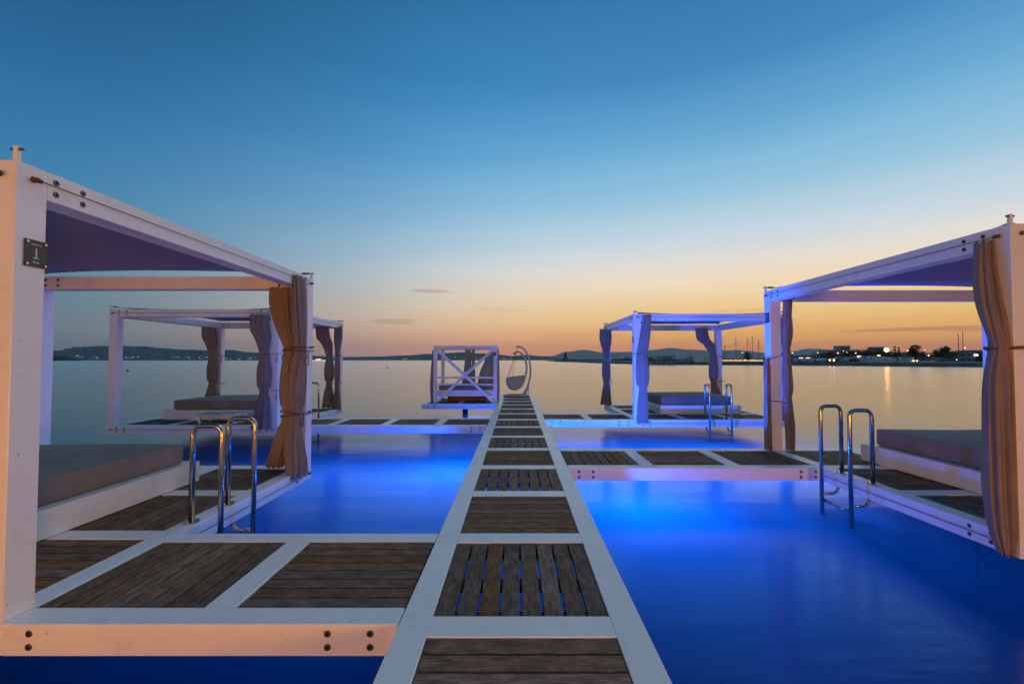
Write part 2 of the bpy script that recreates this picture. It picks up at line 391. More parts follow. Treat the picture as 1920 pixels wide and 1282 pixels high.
# ------------------------------------------------------------------ cabanas
TOPZ = 2.32
def cabana(x0, y0, label, side, rows_first=0, S_=3.385):
    x1, y1 = x0+S_, y0+S_
    c = thing('cabana', ((x0+x1)/2, (y0+y1)/2, 0), label, 'cabana', 'white square framed cabanas on the water')
    box('side_rail', x0, x0+TH, y0, y1, -TH, 0, 'paint', c); box('side_rail', x1-TH, x1, y0, y1, -TH, 0, 'paint', c)
    box('end_rail', x0+TH, x1-TH, y0, y0+TH, -TH, 0, 'paint', c); box('end_rail', x0+TH, x1-TH, y1-TH, y1, -TH, 0, 'paint', c)
    cb = .165; w = (S_-2*TH-2*cb)/3
    for i in range(3):
        for j in range(3):
            a = x0+TH+i*(w+cb); b = y0+TH+j*(w+cb)
            tile(c, a, a+w, b, b+w, ('x','y')[(i+j+rows_first) % 2])
    for j in range(2):
        b = y0+TH+w+j*(w+cb); box('crossbar', x0+TH, x1-TH, b, b+cb, -TH, 0, 'paint', c)
        a = x0+TH+w+j*(w+cb)
        for q in range(3):
            bb = y0+TH+q*(w+cb); box('crossbar', a, a+cb, bb, bb+w, -TH, 0, 'paint', c)
    for px in (x0, x1-TH):
        for py in (y0, y1-TH):
            box('post', px, px+TH, py, py+TH, .001, TOPZ, 'paint', c)
    zt0 = TOPZ-TH
    box('top_beam', x0+TH, x1-TH, y0, y0+TH, zt0, TOPZ, 'paint', c, .003); box('top_beam', x0+TH, x1-TH, y1-TH, y1, zt0, TOPZ, 'paint', c, .003)
    box('top_beam', x0, x0+TH, y0+TH, y1-TH, zt0, TOPZ, 'paint', c, .003); box('top_beam', x1-TH, x1, y0+TH, y1-TH, zt0, TOPZ, 'paint', c, .003)
    # bolts on the visible faces
    for xf, f in ((x1, '+x'), (x0, '-x')):
        P = []
        for dz in (-.045, -.11):
            for yy in (y0+TH+.045, y0+TH+.20, y1-TH-.045, y1-TH-.20): P.append((xf, yy, TOPZ+dz)); 
            for yy in (y0+TH+.05, y0+TH+.22, y1-TH-.2): P.append((xf, yy, dz))
        bolts(c, P, f)
    P = []
    for dz in (-.045, -.11):
        for xx in (x0+TH+.04, x0+TH+.19, x1-TH-.04, x1-TH-.19): P.append((xx, y0, TOPZ+dz)); P.append((xx, y0, dz))
    bolts(c, P, '-y')
    P = []
    for dz in (-.045, -.11):
        for xx in (x0+TH+.04, x0+TH+.19, x1-TH-.04, x1-TH-.19): P.append((xx, y1-TH, TOPZ+dz))
    bolts(c, P, '-y')
    # wires with end fittings along the outer faces
    def wire(a, b, nrm):
        a, b, nrm = Vector(a), Vector(b), Vector(nrm)
        wa, wb = a+nrm*.022, b+nrm*.022
        tube_obj('curtain_wire', [wa, wb], .0032, 'wire', c, 6)
        for p in (a, b):
            bm = bmesh.new(); tube(bm, [Vector((0,0,0)), nrm*.03], .013, 10)
            d = (b-a).normalized()
            tube(bm, [nrm*.022-d*.022, nrm*.022+d*.022], .012, 8)
            add('wire_fitting', bm_mesh(bm, 'fitting', 'rust', True), c, p)
    for z in (TOPZ-.075, -.075):
        wire((x0, y0+.08, z), (x0, y1-.08, z), (-1,0,0)); wire((x1, y0+.08, z), (x1, y1-.08, z), (1,0,0))
        wire((x0+.08, y0, z), (x1-.08, y0, z), (0,-1,0))
    # canopy with inward bowed edges, slightly sagging
    m = .055; n = 24
    ax0, ax1, ay0, ay1 = x0+m+.06, x1-m-.06, y0+m+.06, y1-m-.06
    cx, cy = (x0+x1)/2, (y0+y1)/2
    bm = bmesh.new(); G = []
    for i in range(n+1):
        row = []
        for j in range(n+1):
            u, v = i/n*2-1, j/n*2-1
            bow = .17
            xx = u*(1-bow*(1-v*v)*abs(u)**2); yy = v*(1-bow*(1-u*u)*abs(v)**2)
            zz = TOPZ + .045 - .075*(1-u*u)*(1-v*v) - .012*(1-(u*v)**2) + .006*math.sin(9*u+3*v)*(1-u*u)*(1-v*v)
            row.append(bm.verts.new((xx*(ax1-ax0)/2, yy*(ay1-ay0)/2, zz)))
        G.append(row)
    for i in range(n):
        for j in range(n): bm.faces.new([G[i][j], G[i+1][j], G[i+1][j+1], G[i][j+1]])
    me = bm_mesh(bm, 'canopy', 'canopy', True)
    cn = add('canopy', me, c, (cx, cy, 0)); so = cn.modifiers.new('thick', 'SOLIDIFY'); so.thickness = .006
    # corner brackets and turnbuckles on the posts
    for sx, px in ((-1, x0), (1, x1)):
        for sy, py in ((-1, y0), (1, y1)):
            bx, by = px-sx*.016, py-sy*.016
            box('corner_bracket', bx-.012, bx+.012, by-.012, by+.012, TOPZ, TOPZ+.075, 'paint', c, .002)
            bm = bmesh.new()
            tgt = Vector(((ax0 if sx < 0 else ax1)-bx, (ay0 if sy < 0 else ay1)-by, -.018))
            tube(bm, [Vector((0,0,0)), tgt], .006, 8)
            tube(bm, [tgt*.25, tgt*.75], .014, 8)
            tube(bm, [Vector((-.03,0,0)), Vector((.03,0,0))], .008, 8)
            add('turnbuckle', bm_mesh(bm, 'turnbuckle', 'iron', True), c, (bx, by, TOPZ+.06))
    return c
c1_ = cabana(-5.925, 2.285, 'nearest left cabana with canopy turned navy by blue light, front post cut by the left photo edge', 'L', 0)
cabana(3.69, 3.37, 'nearest right cabana with blue lit beam, front post at the right photo edge', 'R', 1)
cabana(-8.14, 9.08, 'farther left cabana seen through the frame of the nearest left cabana', 'L', 1)
cabana(2.58, 9.97, 'farther right cabana with purple blue posts behind the right bridge', 'R', 1)
bolts(c1_, [(-2.575, 2.285, -.045), (-2.575, 2.285, -.11)], '-y')
# rust streak under the near fitting: small flat runs
# ------------------------------------------------------------------ bed platforms and mattresses
def soft_box(sx, sy, sz, r, m, seed=0):
    bm = bmesh.new(); bmesh.ops.create_cube(bm, size=1)
    for v in bm.verts: v.co = Vector((v.co.x*sx, v.co.y*sy, v.co.z*sz))
    bmesh.ops.bevel(bm, geom=bm.edges[:], offset=r, segments=4, profile=.6, affect='EDGES')
    for ax, k in (((1,0,0), 10), ((0,1,0), 10)):
        for i in range(1, k):
            s = (sx if ax[0] else sy); p = (-s/2 + s*i/k)
            bmesh.ops.bisect_plane(bm, geom=bm.verts[:]+bm.edges[:]+bm.faces[:], plane_co=(Vector(ax)*p), plane_no=ax)
    rr = random.Random(seed); ph = [rr.uniform(0,6) for _ in range(4)]
    for v in bm.verts:
        if v.co.z > 0: v.co.z += .007*math.sin(v.co.x*3.1+ph[0])*math.sin(v.co.y*2.7+ph[1]) - .01*(1-(2*v.co.x/sx)**2)*(1-(2*v.co.y/sy)**2)
    return bm_mesh(bm, 'mattress', m, True)
def bed(x0, x1, y0, y1, lab, lab2, ins, mt=.20):
    h = .215
    b = thing('bed_platform', ((x0+x1)/2, (y0+y1)/2, 0), lab, 'bed', 'low white bed platforms in the cabanas')
    t = .035
    box('front_board', x0, x1, y0, y0+t, .004, h, 'paint', b); box('back_board', x0, x1, y1-t, y1, .004, h, 'paint', b)
    box('side_board', x0, x0+t, y0+t, y1-t, .004, h, 'paint', b); box('side_board', x1-t, x1, y0+t, y1-t, .004, h, 'paint', b)
    box('top_board', x0+t, x1-t, y0+t, y1-t, h-.03, h-.003, 'paint', b)
    a0, a1, b0, b1 = x0+ins[0], x1-ins[1], y0+ins[2], y1-ins[3]
    q = thing('mattress', ((a0+a1)/2, (b0+b1)/2, h), lab2, 'mattress', 'taupe mattresses on the platforms')
    add('cover', soft_box(a1-a0, b1-b0, mt, .035, 'mattress', int(x0*10)), q, ((a0+a1)/2, (b0+b1)/2, h+mt/2+.001))
    zt = h+mt*.5
    tube_obj('piping', rounded([((a0+a1)/2,b0-.002,zt-.055),(a1+.002,b0-.002,zt-.055),(a1+.002,b1+.002,zt-.055),(a0-.002,b1+.002,zt-.055),(a0-.002,b0-.002,zt-.055),((a0+a1)/2,b0-.002,zt-.055)], .04), .004, 'mattress', q, 6)
bed(-5.55, -3.42, 2.95, 4.95, 'white bed platform with pale side board in the nearest left cabana', 'large taupe mattress in the nearest left cabana', (.1,.1,.1,.1))
bed(4.5, 6.6, 4.0, 5.98, 'white bed platform in the nearest right cabana behind the big tan curtain', 'grey brown mattress in the nearest right cabana with a blue sheen on its side', (.12,.12,.1,.1))
bed(-7.69, -5.50, 9.95, 11.75, 'white bed platform in the farther left cabana behind the small table', 'taupe mattress with orange brown front in the farther left cabana', (.14,.12,.1,.1))
bed(3.47, 5.42, 11.0, 12.9, 'white bed platform in the farther right cabana behind the double ladder', 'taupe mattress in the farther right cabana', (.06,.14,.12,.1))
tb = thing('low_table', (-6.0, 9.45, 0), 'low white glossy table in front of the farther left bed', 'table')
box('table_top', -6.62, -5.75, 9.36, 9.80, .155, .185, 'table', tb, .006)
box('tray', -6.1, -5.85, 9.45, 9.7, .186, .20, 'table', tb, .003)
for xx in (-6.55, -5.84):
    for yy in (9.40, 9.74): box('leg', xx, xx+.04, yy, yy+.04, .002, .155, 'paint', tb, .002)
box('apron', -6.50, -5.85, 9.41, 9.43, .115, .154, 'paint', tb, .002)
# ------------------------------------------------------------------ curtains
def drape(parent, ctrl, pleats=9, seed=0, amp=.16, N_=140, lv=7):
    """ctrl rows: z, cx, cy, rx, ry, pleat factor"""
    rr = random.Random(seed); ph = [rr.uniform(0, 6.28) for _ in range(6)]
    rows = catmull(ctrl, lv)
    off = parent.location
    bm = bmesh.new(); rings = []
    for i, (z, cx, cy, rx, ry, pf) in enumerate(rows):
        ring = []
        for k in range(N_):
            a = 2*math.pi*k/N_
            tw = .22*math.sin(z*1.6+ph[1]) + .10*math.sin(z*5+ph[5])
            s = amp*pf*(1.5*abs(math.sin(pleats*.5*(a+tw) + ph[0])) - .8 + .45*math.sin((pleats*2-3)*(a+tw*.6) + ph[2]) + .30*math.sin(3*a+ph[3]+.5*z) + .14*math.sin(pleats*2*(a+tw)+ph[4]))
            r = 1 + s
            ring.append(bm.verts.new((cx + rx*r*math.cos(a) - off.x, cy + ry*r*math.sin(a) - off.y, z - off.z + (.012*math.sin(pleats*a+ph[4]) if i in (0, len(rows)-1) else 0))))
        rings.append(ring)
    for A, B in zip(rings, rings[1:]):
        for k in range(N_): bm.faces.new([A[k], A[(k+1)%N_], B[(k+1)%N_], B[k]])
    # turned-in hem so the lower edge has body
    for src in (rings[0], rings[-1]):
        c = sum((v.co for v in src), Vector())/N_
        inner = [bm.verts.new(c + (v.co-c)*.72 + Vector((0,0,(.03 if src is rings[-1] else -.03)))) for v in src]
        for k in range(N_): bm.faces.new([src[k], src[(k+1)%N_], inner[(k+1)%N_], inner[k]])
    return add('drape', bm_mesh(bm, 'drape', 'curtain', True), parent, (0,0,0), world=False)
def tie(parent, z, cx, cy, rx, ry, droop=.0, tail=None):
    pts = []
    for k in range(28):
        a = 2*math.pi*k/28
        pts.append((cx+rx*math.cos(a), cy+ry*math.sin(a), z + droop*math.cos(a) + .006*math.sin(3*a)))
    tube_obj('tie_cord', pts, .006, 'cord', parent, 6, True)
    if tail:
        tx, ty = tail
        tube_obj('cord_tail', catmull([(tx,ty,z),(tx+.01,ty-.02,z-.05),(tx-.02,ty-.03,z-.12),(tx+.015,ty-.03,z-.17),(tx+.01,ty-.02,z-.06),(tx,ty,z+.005)], 5), .005, 'cord', parent, 6)
PALE = fabric('pale_curtain_cloth', (.46,.36,.32), (.52,.42,.37), trans=.15)
M['pale'] = PALE
def curtain(loc, label, drapes, ties, **kw):
    c = thing('curtain', loc, label, 'curtain', 'tied tan curtains on the cabana posts')
    for i, d in enumerate(drapes):
        o = drape(c, d, seed=len(label)*3+i, **kw)
        if 'daybed' in label: o.data.materials.clear(); o.data.materials.append(PALE)
    for t_ in ties: tie(c, *t_)
    return c
# c1 far right post: X -2.54..-2.695, Y 5.44..5.595
curtain((-2.6, 5.4, 0), 'tall tan curtain tied to the far post of the nearest left cabana',
    [[(2.27,-2.525,5.27,0.02975,0.123,0.9),(2.1,-2.525,5.27,0.0425,0.1312,1),(1.75,-2.535,5.31,0.051,0.1312,1.05),(1.44,-2.56,5.38,0.06375,0.082,0.6),(1.38,-2.56,5.38,0.06375,0.082,0.6),(1.1,-2.58,5.36,0.08925,0.1148,0.9),(0.82,-2.59,5.36,0.085,0.1066,0.8),(0.7,-2.6,5.37,0.06375,0.0738,0.5),(0.62,-2.6,5.36,0.068,0.0738,0.6),(0.35,-2.6,5.34,0.0935,0.1148,0.9),(0.1,-2.56,5.33,0.102,0.1394,1.1),(-0.05,-2.53,5.32,0.0595,0.1558,1.3)],
     [(2.17,-2.86,5.48,0.1105,0.041,0.9),(2,-2.85,5.47,0.119,0.0451,1),(1.75,-2.8,5.46,0.1062,0.0492,1),(1.44,-2.7,5.42,0.06375,0.0574,0.5),(1.38,-2.7,5.42,0.06375,0.0574,0.5),(1.1,-2.71,5.4,0.0765,0.0656,0.8),(0.82,-2.71,5.4,0.0765,0.0656,0.8),(0.7,-2.69,5.4,0.05525,0.0492,0.5),(0.62,-2.7,5.4,0.0595,0.0492,0.5),(0.35,-2.78,5.42,0.085,0.0574,0.9),(0.04,-2.87,5.43,0.085,0.0656,1.2)]],
    [(1.41,-2.60,5.43,.17,.17,.0,(-2.47,5.40)),(1.44,-2.60,5.43,.165,.18,.02),(.66,-2.62,5.43,.165,.16,.015),(.69,-2.62,5.43,.165,.17,-.02,(-2.50,5.36))])
# c3 near left post: X 3.69..3.845, Y 3.37..3.525
curtain((3.75, 3.6, 0), 'largest tan curtain, hanging full height at the right photo edge with blue lit folds',
    [[(2.22,3.655,3.53,.030,.065,1.0),(2.0,3.645,3.52,.045,.075,1.1),(1.77,3.645,3.50,.05,.08,1.2),(1.61,3.65,3.47,.05,.075,1.0),(1.42,3.65,3.43,.04,.060,.5),(1.37,3.65,3.43,.04,.060,.5),(1.2,3.645,3.44,.05,.08,.9),(.99,3.64,3.445,.05,.085,1.1),(.58,3.635,3.455,.055,.095,1.2),(.30,3.635,3.455,.055,.095,1.2),(0.02,3.645,3.445,.05,.08,1.1),(-.15,3.66,3.44,.03,.045,1.0)],
     [(2.17,3.93,3.60,.05,.05,1.0),(1.9,3.91,3.62,.06,.06,1),(1.6,3.86,3.62,.07,.06,1),(1.38,3.80,3.58,.07,.05,.5),(1.1,3.83,3.62,.09,.07,1.0),(.7,3.85,3.64,.10,.08,1.1),(.3,3.85,3.64,.10,.08,1.1),(.02,3.85,3.64,.09,.08,1.1)]],
    [(1.395,3.75,3.46,.155,.11,.0),(1.38,3.75,3.46,.155,.115,-.01)], pleats=8, amp=.17)
# c3 far left post: X 3.69.., Y 6.6..6.755
curtain((3.8, 6.6, 0), 'thin tan curtain tied round the far left post of the nearest right cabana',
    [[(2.17,3.93,6.56,.06,.04,.8),(1.9,3.91,6.55,.055,.045,1),(1.5,3.885,6.54,.04,.04,.7),(1.3,3.89,6.54,.05,.045,.8),(.9,3.90,6.54,.06,.05,1),(.72,3.89,6.54,.045,.04,.6),(.4,3.92,6.55,.06,.05,1),(.02,3.92,6.55,.05,.05,1.1)],
     [(1.32,3.66,6.66,.02,.04,.7),(1.1,3.655,6.65,.035,.05,.9),(.8,3.655,6.65,.03,.05,.8),(.5,3.65,6.64,.04,.06,.9),(.02,3.645,6.62,.04,.06,1.0)]],
    [(1.36,3.79,6.64,.17,.13,.05),(.70,3.79,6.64,.17,.13,-.03)])
# c4 (x0 2.58, y0 9.97): front left post, far left post, back right post, front right post
def slim(x, y, dx, dy, z0=2.2, zb=.03, w=.09, lean=.0, seed=0, k=1.0):
    return [(z0,x+dx+lean,y+dy,w*1.15,w*.8,1),(z0-.3,x+dx+lean*.8,y+dy,w*1.2,w*.85,1),(1.75,x+dx+lean*.35,y+dy,w,w*.8,1),(1.42,x+dx,y+dy,w*.62,w*.6,.5),(1.1,x+dx,y+dy,w*.85,w*.8,.9),(.8,x+dx,y+dy,w*.8,w*.75,.8),(.68,x+dx,y+dy,w*.55,w*.55,.5),(.4,x+dx+lean*.2*k,y+dy,w*.85,w*.8,.9),(zb,x+dx+lean*.5*k,y+dy,w*1.15,w,1.1)]
curtain((2.75, 9.9, 0), 'blue lit tied curtain on the front left post of the farther right cabana',
    [[(2.27,2.86,9.93,.07,.04,.9),(2.05,2.84,9.93,.09,.05,1),(1.75,2.80,9.93,.10,.06,1),(1.43,2.745,9.92,.115,.06,.5),(1.1,2.75,9.92,.13,.07,.9),(.8,2.75,9.92,.12,.07,.9),(.68,2.76,9.92,.08,.06,.5),(.35,2.75,9.92,.10,.07,1),(-.05,2.74,9.92,.11,.07,1.1)]],
    [(1.43,2.68,10.0,.19,.16,-.02)])
curtain((2.6, 13.2, 0), 'blue purple curtain on the far left post of the farther right cabana',
    [slim(2.63, 13.15, -.04, -.02, w=.125, lean=-.02)], [(1.42,2.64,13.2,.15,.16,0),(.68,2.64,13.2,.15,.16,0)])
curtain((5.8, 13.2, 0), 'brown curtain leaning left off the back right post of the farther right cabana',
    [slim(5.66, 13.15, .02, -.03, w=.13, lean=-.34, k=-.9)], [(1.42,5.82,13.2,.2,.15,0),(1.38,5.82,13.2,.2,.15,0),(.68,5.82,13.2,.2,.15,.03)])
curtain((5.95, 10.0, 0), 'indigo curtain on the front right post of the farther right cabana, behind the nearer post',
    [slim(5.90, 9.92, -.02, -.02, w=.10, zb=-.02)], [(1.42,5.92,10.0,.13,.16,0),(.68,5.92,10.0,.13,.16,0)])
# c2 (x0 -8.14, y0 9.08): x1 -4.755
curtain((-4.95, 9.1, 0), 'brown curtain tied to the front right post of the farther left cabana',
    [slim(-4.98, 9.04, -.02, 0, w=.14, lean=-.12, zb=-.04)], [(1.42,-4.92,9.12,.19,.16,.02,(-4.74,9.02)),(.68,-4.92,9.12,.2,.16,.03,(-4.74,9.02))])
curtain((-8.0, 12.4, 0), 'brown curtain tied to the back left post of the farther left cabana',
    [slim(-8.14, 12.2, .0, 0, w=.135, lean=-.12)], [(1.42,-8.05,12.35,.17,.16,.0,(-7.93,12.25)),(.68,-8.05,12.35,.17,.16,0)])
curtain((-4.9, 12.3, 0), 'two toned brown and lilac curtain on the back right post of the farther left cabana',
    [slim(-5.03, 12.25, .0, 0, w=.13, lean=-.2, k=.1), slim(-4.80, 12.2, .0, 0, w=.08, lean=.02, zb=-.02)], [(1.42,-4.88,12.3,.19,.17,.0),(.68,-4.88,12.3,.17,.17,0)])
# ------------------------------------------------------------------ ladders
def ladder(o, ax, nrm, label, mirror=1, gap=.46, steps=2):
    """o: foot point of first arch on the deck rail, ax: unit vector between arches, nrm: unit outward"""
    l = thing('pool_ladder', o, label, 'ladder', 'stainless steel ladders on the deck edges')
    o, ax, nrm = Vector(o), Vector(ax), Vector(nrm)
    H, wd = .77, .235
    outer = []
    for k in range(2):
        f = o + ax*gap*k
        q = f + nrm*wd
        tube_obj('handrail', rounded([f+Vector((0,0,.004)), f+Vector((0,0,H)), q+Vector((0,0,H)), q+Vector((0,0,-1.25))], .075, 8), .0215, 'steel', l, 16)
        bm = bmesh.new(); tube(bm, [Vector((0,0,.0005)), Vector((0,0,.007))], .062, 20)
        for a in range(3):
            ca = a*2.094+.5; tube(bm, [Vector((.044*math.cos(ca), .044*math.sin(ca), .007)), Vector((.044*math.cos(ca), .044*math.sin(ca), .022))], .009, 6)
        add('flange', bm_mesh(bm, 'flange', 'steel', False), l, f)
        wpt = q + Vector((0,0,-.235))
        tube_obj('brace', rounded([wpt, wpt-nrm*.16, wpt-nrm*.20+Vector((0,0,.085))], .06, 6), .0165, 'steel', l, 12)
        outer.append(q)
    for s in range(3):
        z = -.30 - s*.25
        a, b = outer[0]+Vector((0,0,z)), outer[1]+Vector((0,0,z))
        tube_obj('rung', [a, b], .017, 'steel', l, 12)
    return l
ladder((-2.615, 3.70, 0), (0,1,0), (1,0,0), 'steel ladder with orange highlights on the nearest left cabana')
ladder((3.765, 4.84, 0), (0,1,0), (-1,0,0), 'steel ladder on the left edge of the nearest right cabana')
ladder((4.16, 10.05, 0), (1,0,0), (0,-1,0), 'steel ladder on the front edge of the farther right cabana', gap=.47)
ladder((-4.83, 10.15, 0), (0,1,0), (1,0,0), 'bronze lit steel ladder on the right side of the farther left cabana')
# ------------------------------------------------------------------ plaques
def text_mesh(s, size, m, mirror=False, ext=.001):
    cu = bpy.data.curves.new('text', 'FONT'); cu.body = s; cu.size = size; cu.align_x = 'CENTER'; cu.align_y = 'CENTER'; cu.extrude = ext; cu.offset = size*.018
    ob = bpy.data.objects.new('text', cu); C.objects.link(ob)
    dg = bpy.context.evaluated_depsgraph_get(); me = bpy.data.meshes.new_from_object(ob.evaluated_get(dg))
    bpy.data.objects.remove(ob); me.materials.clear(); me.materials.append(M[m]); return me
def plaque(loc, rz, label, lines, w=.105, h=.135):
    """sign whose face looks along local -Y"""
    p = thing('plaque', loc, label, 'sign', 'dark numbered plaques on the posts', rz)
    add('plate', box_mesh(w, .004, h, 'plaque', .001), p, (0,-.0045,0), world=False)
    for s, sz, zz in lines: add('lettering', text_mesh(s, sz, 'print'), p, (0,-.0075,zz), (math.pi/2,0,0), world=False)
    if lines[0][0] == 'CABANA': add('lettering', box_mesh(.032, .002, .006, 'print', 0), p, (.0,-.0075,-.024), world=False)
    for sx in (-1,1):
        for sz in (-1,1):
            bm = bmesh.new(); tube(bm, [Vector((0,0,0)), Vector((0,-.006,0))], .006, 10)
            add('screw', bm_mesh(bm, 'screw', 'steel'), p, (sx*(w/2-.012), -.0065, sz*(h/2-.013)), world=False)
    return p
plaque((-2.54, 2.385, 1.86), math.pi/2, 'dark grey plaque numbered 1 on the nearest left post', [('CABANA', .013, .047), ('1', .068, .0), ('Beds', .016, -.046)], .115, .142)
plaque((-4.755, 9.155, 1.93), math.pi/2, 'small dark plaque numbered 2 on the farther left cabana post', [('2', .07, 0)])
plaque((3.69, 6.67, 1.92), -math.pi/2, 'small dark blue lit plaque on the blue post of the nearest right cabana', [('4', .055, .02), ('Beds', .018, -.035)], .11, .15)
plaque((2.58, 10.045, 1.75), -math.pi/2, 'small plaque on the side of the farther right cabana front left post', [('3', .055, 0)])

# ------------------------------------------------------------------ swing bed at the end
sb = thing('deck_platform', (-1.7, 14.7, 0), 'small platform with purple blue front beam left of the catwalk end', 'platform')
px0, px1, py0, py1 = -2.83, CX0-.006, 13.62, 15.85
box('side_rail', px0, px0+TH, py0, py1, -TH, 0, 'paint', sb); box('side_rail', px1-TH, px1, py0, py1, -TH, 0, 'paint', sb)
box('end_rail', px0+TH, px1-TH, py0, py0+TH, -TH, 0, 'paint', sb); box('end_rail', px0+TH, px1-TH, py1-TH, py1, -TH, 0, 'paint', sb)
w = (px1-px0-2*TH-.165)/2; wy = (py1-py0-2*TH-.165)/2
for i in range(2):
    for j in range(2):
        a = px0+TH+i*(w+.165); b = py0+TH+j*(wy+.165); tile(sb, a, a+w, b, b+wy, ('x','y')[(i+j) % 2])
box('crossbar', px0+TH, px1-TH, py0+TH+wy, py0+TH+wy+.165, -TH, 0, 'paint', sb)
for bb in (py0+TH, py0+TH+wy+.165): box('crossbar', px0+TH+w, px0+TH+w+.165, bb, bb+wy, -TH, 0, 'paint', sb)
bolts(sb, [(px0+.2, py0, -.05), (px0+.2, py0, -.11), (px0+.38, py0, -.05), (px0+.38, py0, -.11)], '-y')
fx0, fx1, fy0, fy1, ft = -2.53, -.59, 13.88, 15.45, 1.74
db = thing('swing_daybed', (-1.56, 14.6, 0), 'white four post daybed with crossed braces at the end of the catwalk', 'daybed')
pw = .105
for xx in (fx0, fx1-pw):
    for yy in (fy0, fy1-pw): box('post', xx, xx+pw, yy, yy+pw, .003, ft, 'paint', db, .003)
for yy in (fy0, fy1-pw): box('top_beam', fx0+pw, fx1-pw, yy, yy+pw, ft-pw*.9, ft, 'paint', db, .003)
for xx in (fx0, fx1-pw): box('top_beam', xx, xx+pw, fy0+pw, fy1-pw, ft-pw*.9, ft, 'paint', db, .003)
def bar(name, a, b, wd, th, m, parent):
    a, b = Vector(a), Vector(b); d = b-a
    me = box_mesh(round(d.length,3), th, wd, m, .003)
    o = add(name, me, parent, (a+b)/2); o.rotation_euler = (0, -math.atan2(d.z, (d.x**2+d.y**2)**.5), math.atan2(d.y, d.x)); return o
bar('brace', (fx0+.10, fy0-.022, .04), (fx1-.10, fy0-.022, ft-.10), .085, .035, 'paint', db)
bar('brace', (fx0+.10, fy0-.060, ft-.10), (fx1-.10, fy0-.060, .04), .085, .035, 'paint', db)
box('brace_block', -1.62, -1.50, fy0-.078, fy0-.0, .83, .95, 'paint', db)
box('rail', fx0+pw, fx1-pw, fy0+.03, fy0+.065, .74, .80, 'paint', db, .002)
box('rail', fx0+pw, fx1-pw, fy0+.03, fy0+.065, .535, .585, 'paint', db, .002)
box('bed_board', fx0+pw, fx1-pw, fy0+.10, fy0+.14, .20, .385, 'paint', db, .002)
box('bed_board', fx0+pw, fx1-pw, fy1-.14, fy1-.11, .20, .385, 'paint', db, .002)
for xx in (fx0+pw, fx1-pw-.035): box('bed_board', xx, xx+.035, fy0+.14, fy1-.14, .20, .385, 'paint', db, .002)
box('bed_base', fx0+pw+.035, fx1-pw-.035, fy0+.14, fy1-.14, .30, .37, 'paint', db, .002)
q = thing('mattress', (-1.56, 14.66, .37), 'thin brown mattress in the daybed behind the crossed braces', 'mattress')
add('cover', soft_box(1.66, 1.26, .155, .03, 'mattress', 5), q, (-1.56, 14.66, .37+.079))
wb = thing('storage_box', (-1.5, 15.0, 0), 'low orange brown wooden box under the white daybed', 'box')
M['warmwood'] = mat('varnished_wood', (.32,.13,.05), .45); noisy(M['warmwood'], (.25,.10,.035), (.40,.17,.06), 5, 5, (1,12,12))
box('body', -2.2, -.95, 14.6, 15.2, .003, .125, 'warmwood', wb, .004); box('lid', -2.22, -.93, 14.58, 15.22, .126, .145, 'warmwood', wb, .003)
lb = thing('step_box', (-.95, 14.15, 0), 'small wooden step at the right foot of the white daybed', 'step')
box('tread', -1.12, -.80, 14.02, 14.3, .10, .125, 'warmwood', lb, .003); box('side', -1.10, -1.07, 14.04, 14.28, .002, .10, 'warmwood', lb, 0); box('side', -.85, -.82, 14.04, 14.28, .002, .10, 'warmwood', lb, 0)
curtain((-1.55, 15.3, 0), 'straight pair of curtains hanging in the middle of the white daybed back',
    [[(1.64,-1.62,15.28,.09,.05,.9),(1.2,-1.62,15.28,.10,.05,1),(.7,-1.64,15.27,.14,.06,1),(.42,-1.66,15.27,.17,.07,1)],
     [(1.64,-1.44,15.28,.05,.05,.9),(1.2,-1.44,15.28,.05,.05,1),(.7,-1.44,15.27,.06,.06,1),(.42,-1.44,15.27,.07,.07,1)]], [])
curtain((-.75, 14.6, 0), 'curtain swept to the right post inside the white daybed',
    [[(1.60,-.80,14.7,.06,.05,.8),(1.3,-.87,14.7,.12,.06,1),(.95,-.93,14.7,.20,.07,1.1),(.6,-.95,14.7,.24,.08,1.1),(.54,-.96,14.7,.25,.08,1.1)]], [])
curtain((-2.6, 13.95, 0), 'narrow dark curtain hanging outside the left post of the white daybed',
    [[(1.6,-2.56,14.0,.02,.05,.8),(1.0,-2.58,14.0,.04,.06,1),(.5,-2.60,14.0,.045,.06,1),(.02,-2.59,14.0,.03,.05,1)]], [])
curtain((-.57, 13.95, 0), 'narrow curtain outside the right post of the white daybed beside the catwalk',
    [[(1.6,-.555,14.0,.015,.05,.8),(1.0,-.545,14.0,.025,.06,1),(.4,-.545,14.0,.03,.06,1),(.02,-.55,14.0,.025,.05,1)]], [])
plaque((-.655, 13.88, 1.49), 0, 'tiny dark plaque on the right front post of the white daybed', [('5', .05, 0)], .085, .09)
M['leafpot'] = mat('small_leaf', (.04,.07,.03), .6)

# ------------------------------------------------------------------ hanging chair
hc = thing('hanging_chair_stand', (.3, 16.6, 0), 'curved blue grey pole stand with round base at the catwalk end', 'stand')
M['standpaint'] = mat('blue_grey_tube', (.62,.60,.68), .35)
M['wicker'] = mat('grey_wicker', (.26,.23,.26), .75); noisy(M['wicker'], (.48,.45,.47), (.72,.68,.69), 60, 2, bump=.6, bscale=90, bdist=.01)
def P2(px, py, Y=16.45):
    d = Y*.9996; return ((px-968)/853*Y, Y, 1.3 - (py-675)/853*Y)
arc = catmull([P2(968,649.5),P2(975,650),P2(984,656),P2(991,670),P2(994.5,688),P2(994,705),P2(990,722),P2(985,736),P2(982,740.5)], 6)
tube_obj('pole', arc, .035, 'standpaint', hc, 12)
bx_, by_, bz_ = P2(966, 741)
ring = [(bx_+.42*math.cos(a*math.pi/16), 16.5+.42*math.sin(a*math.pi/16), .035) for a in range(32)]
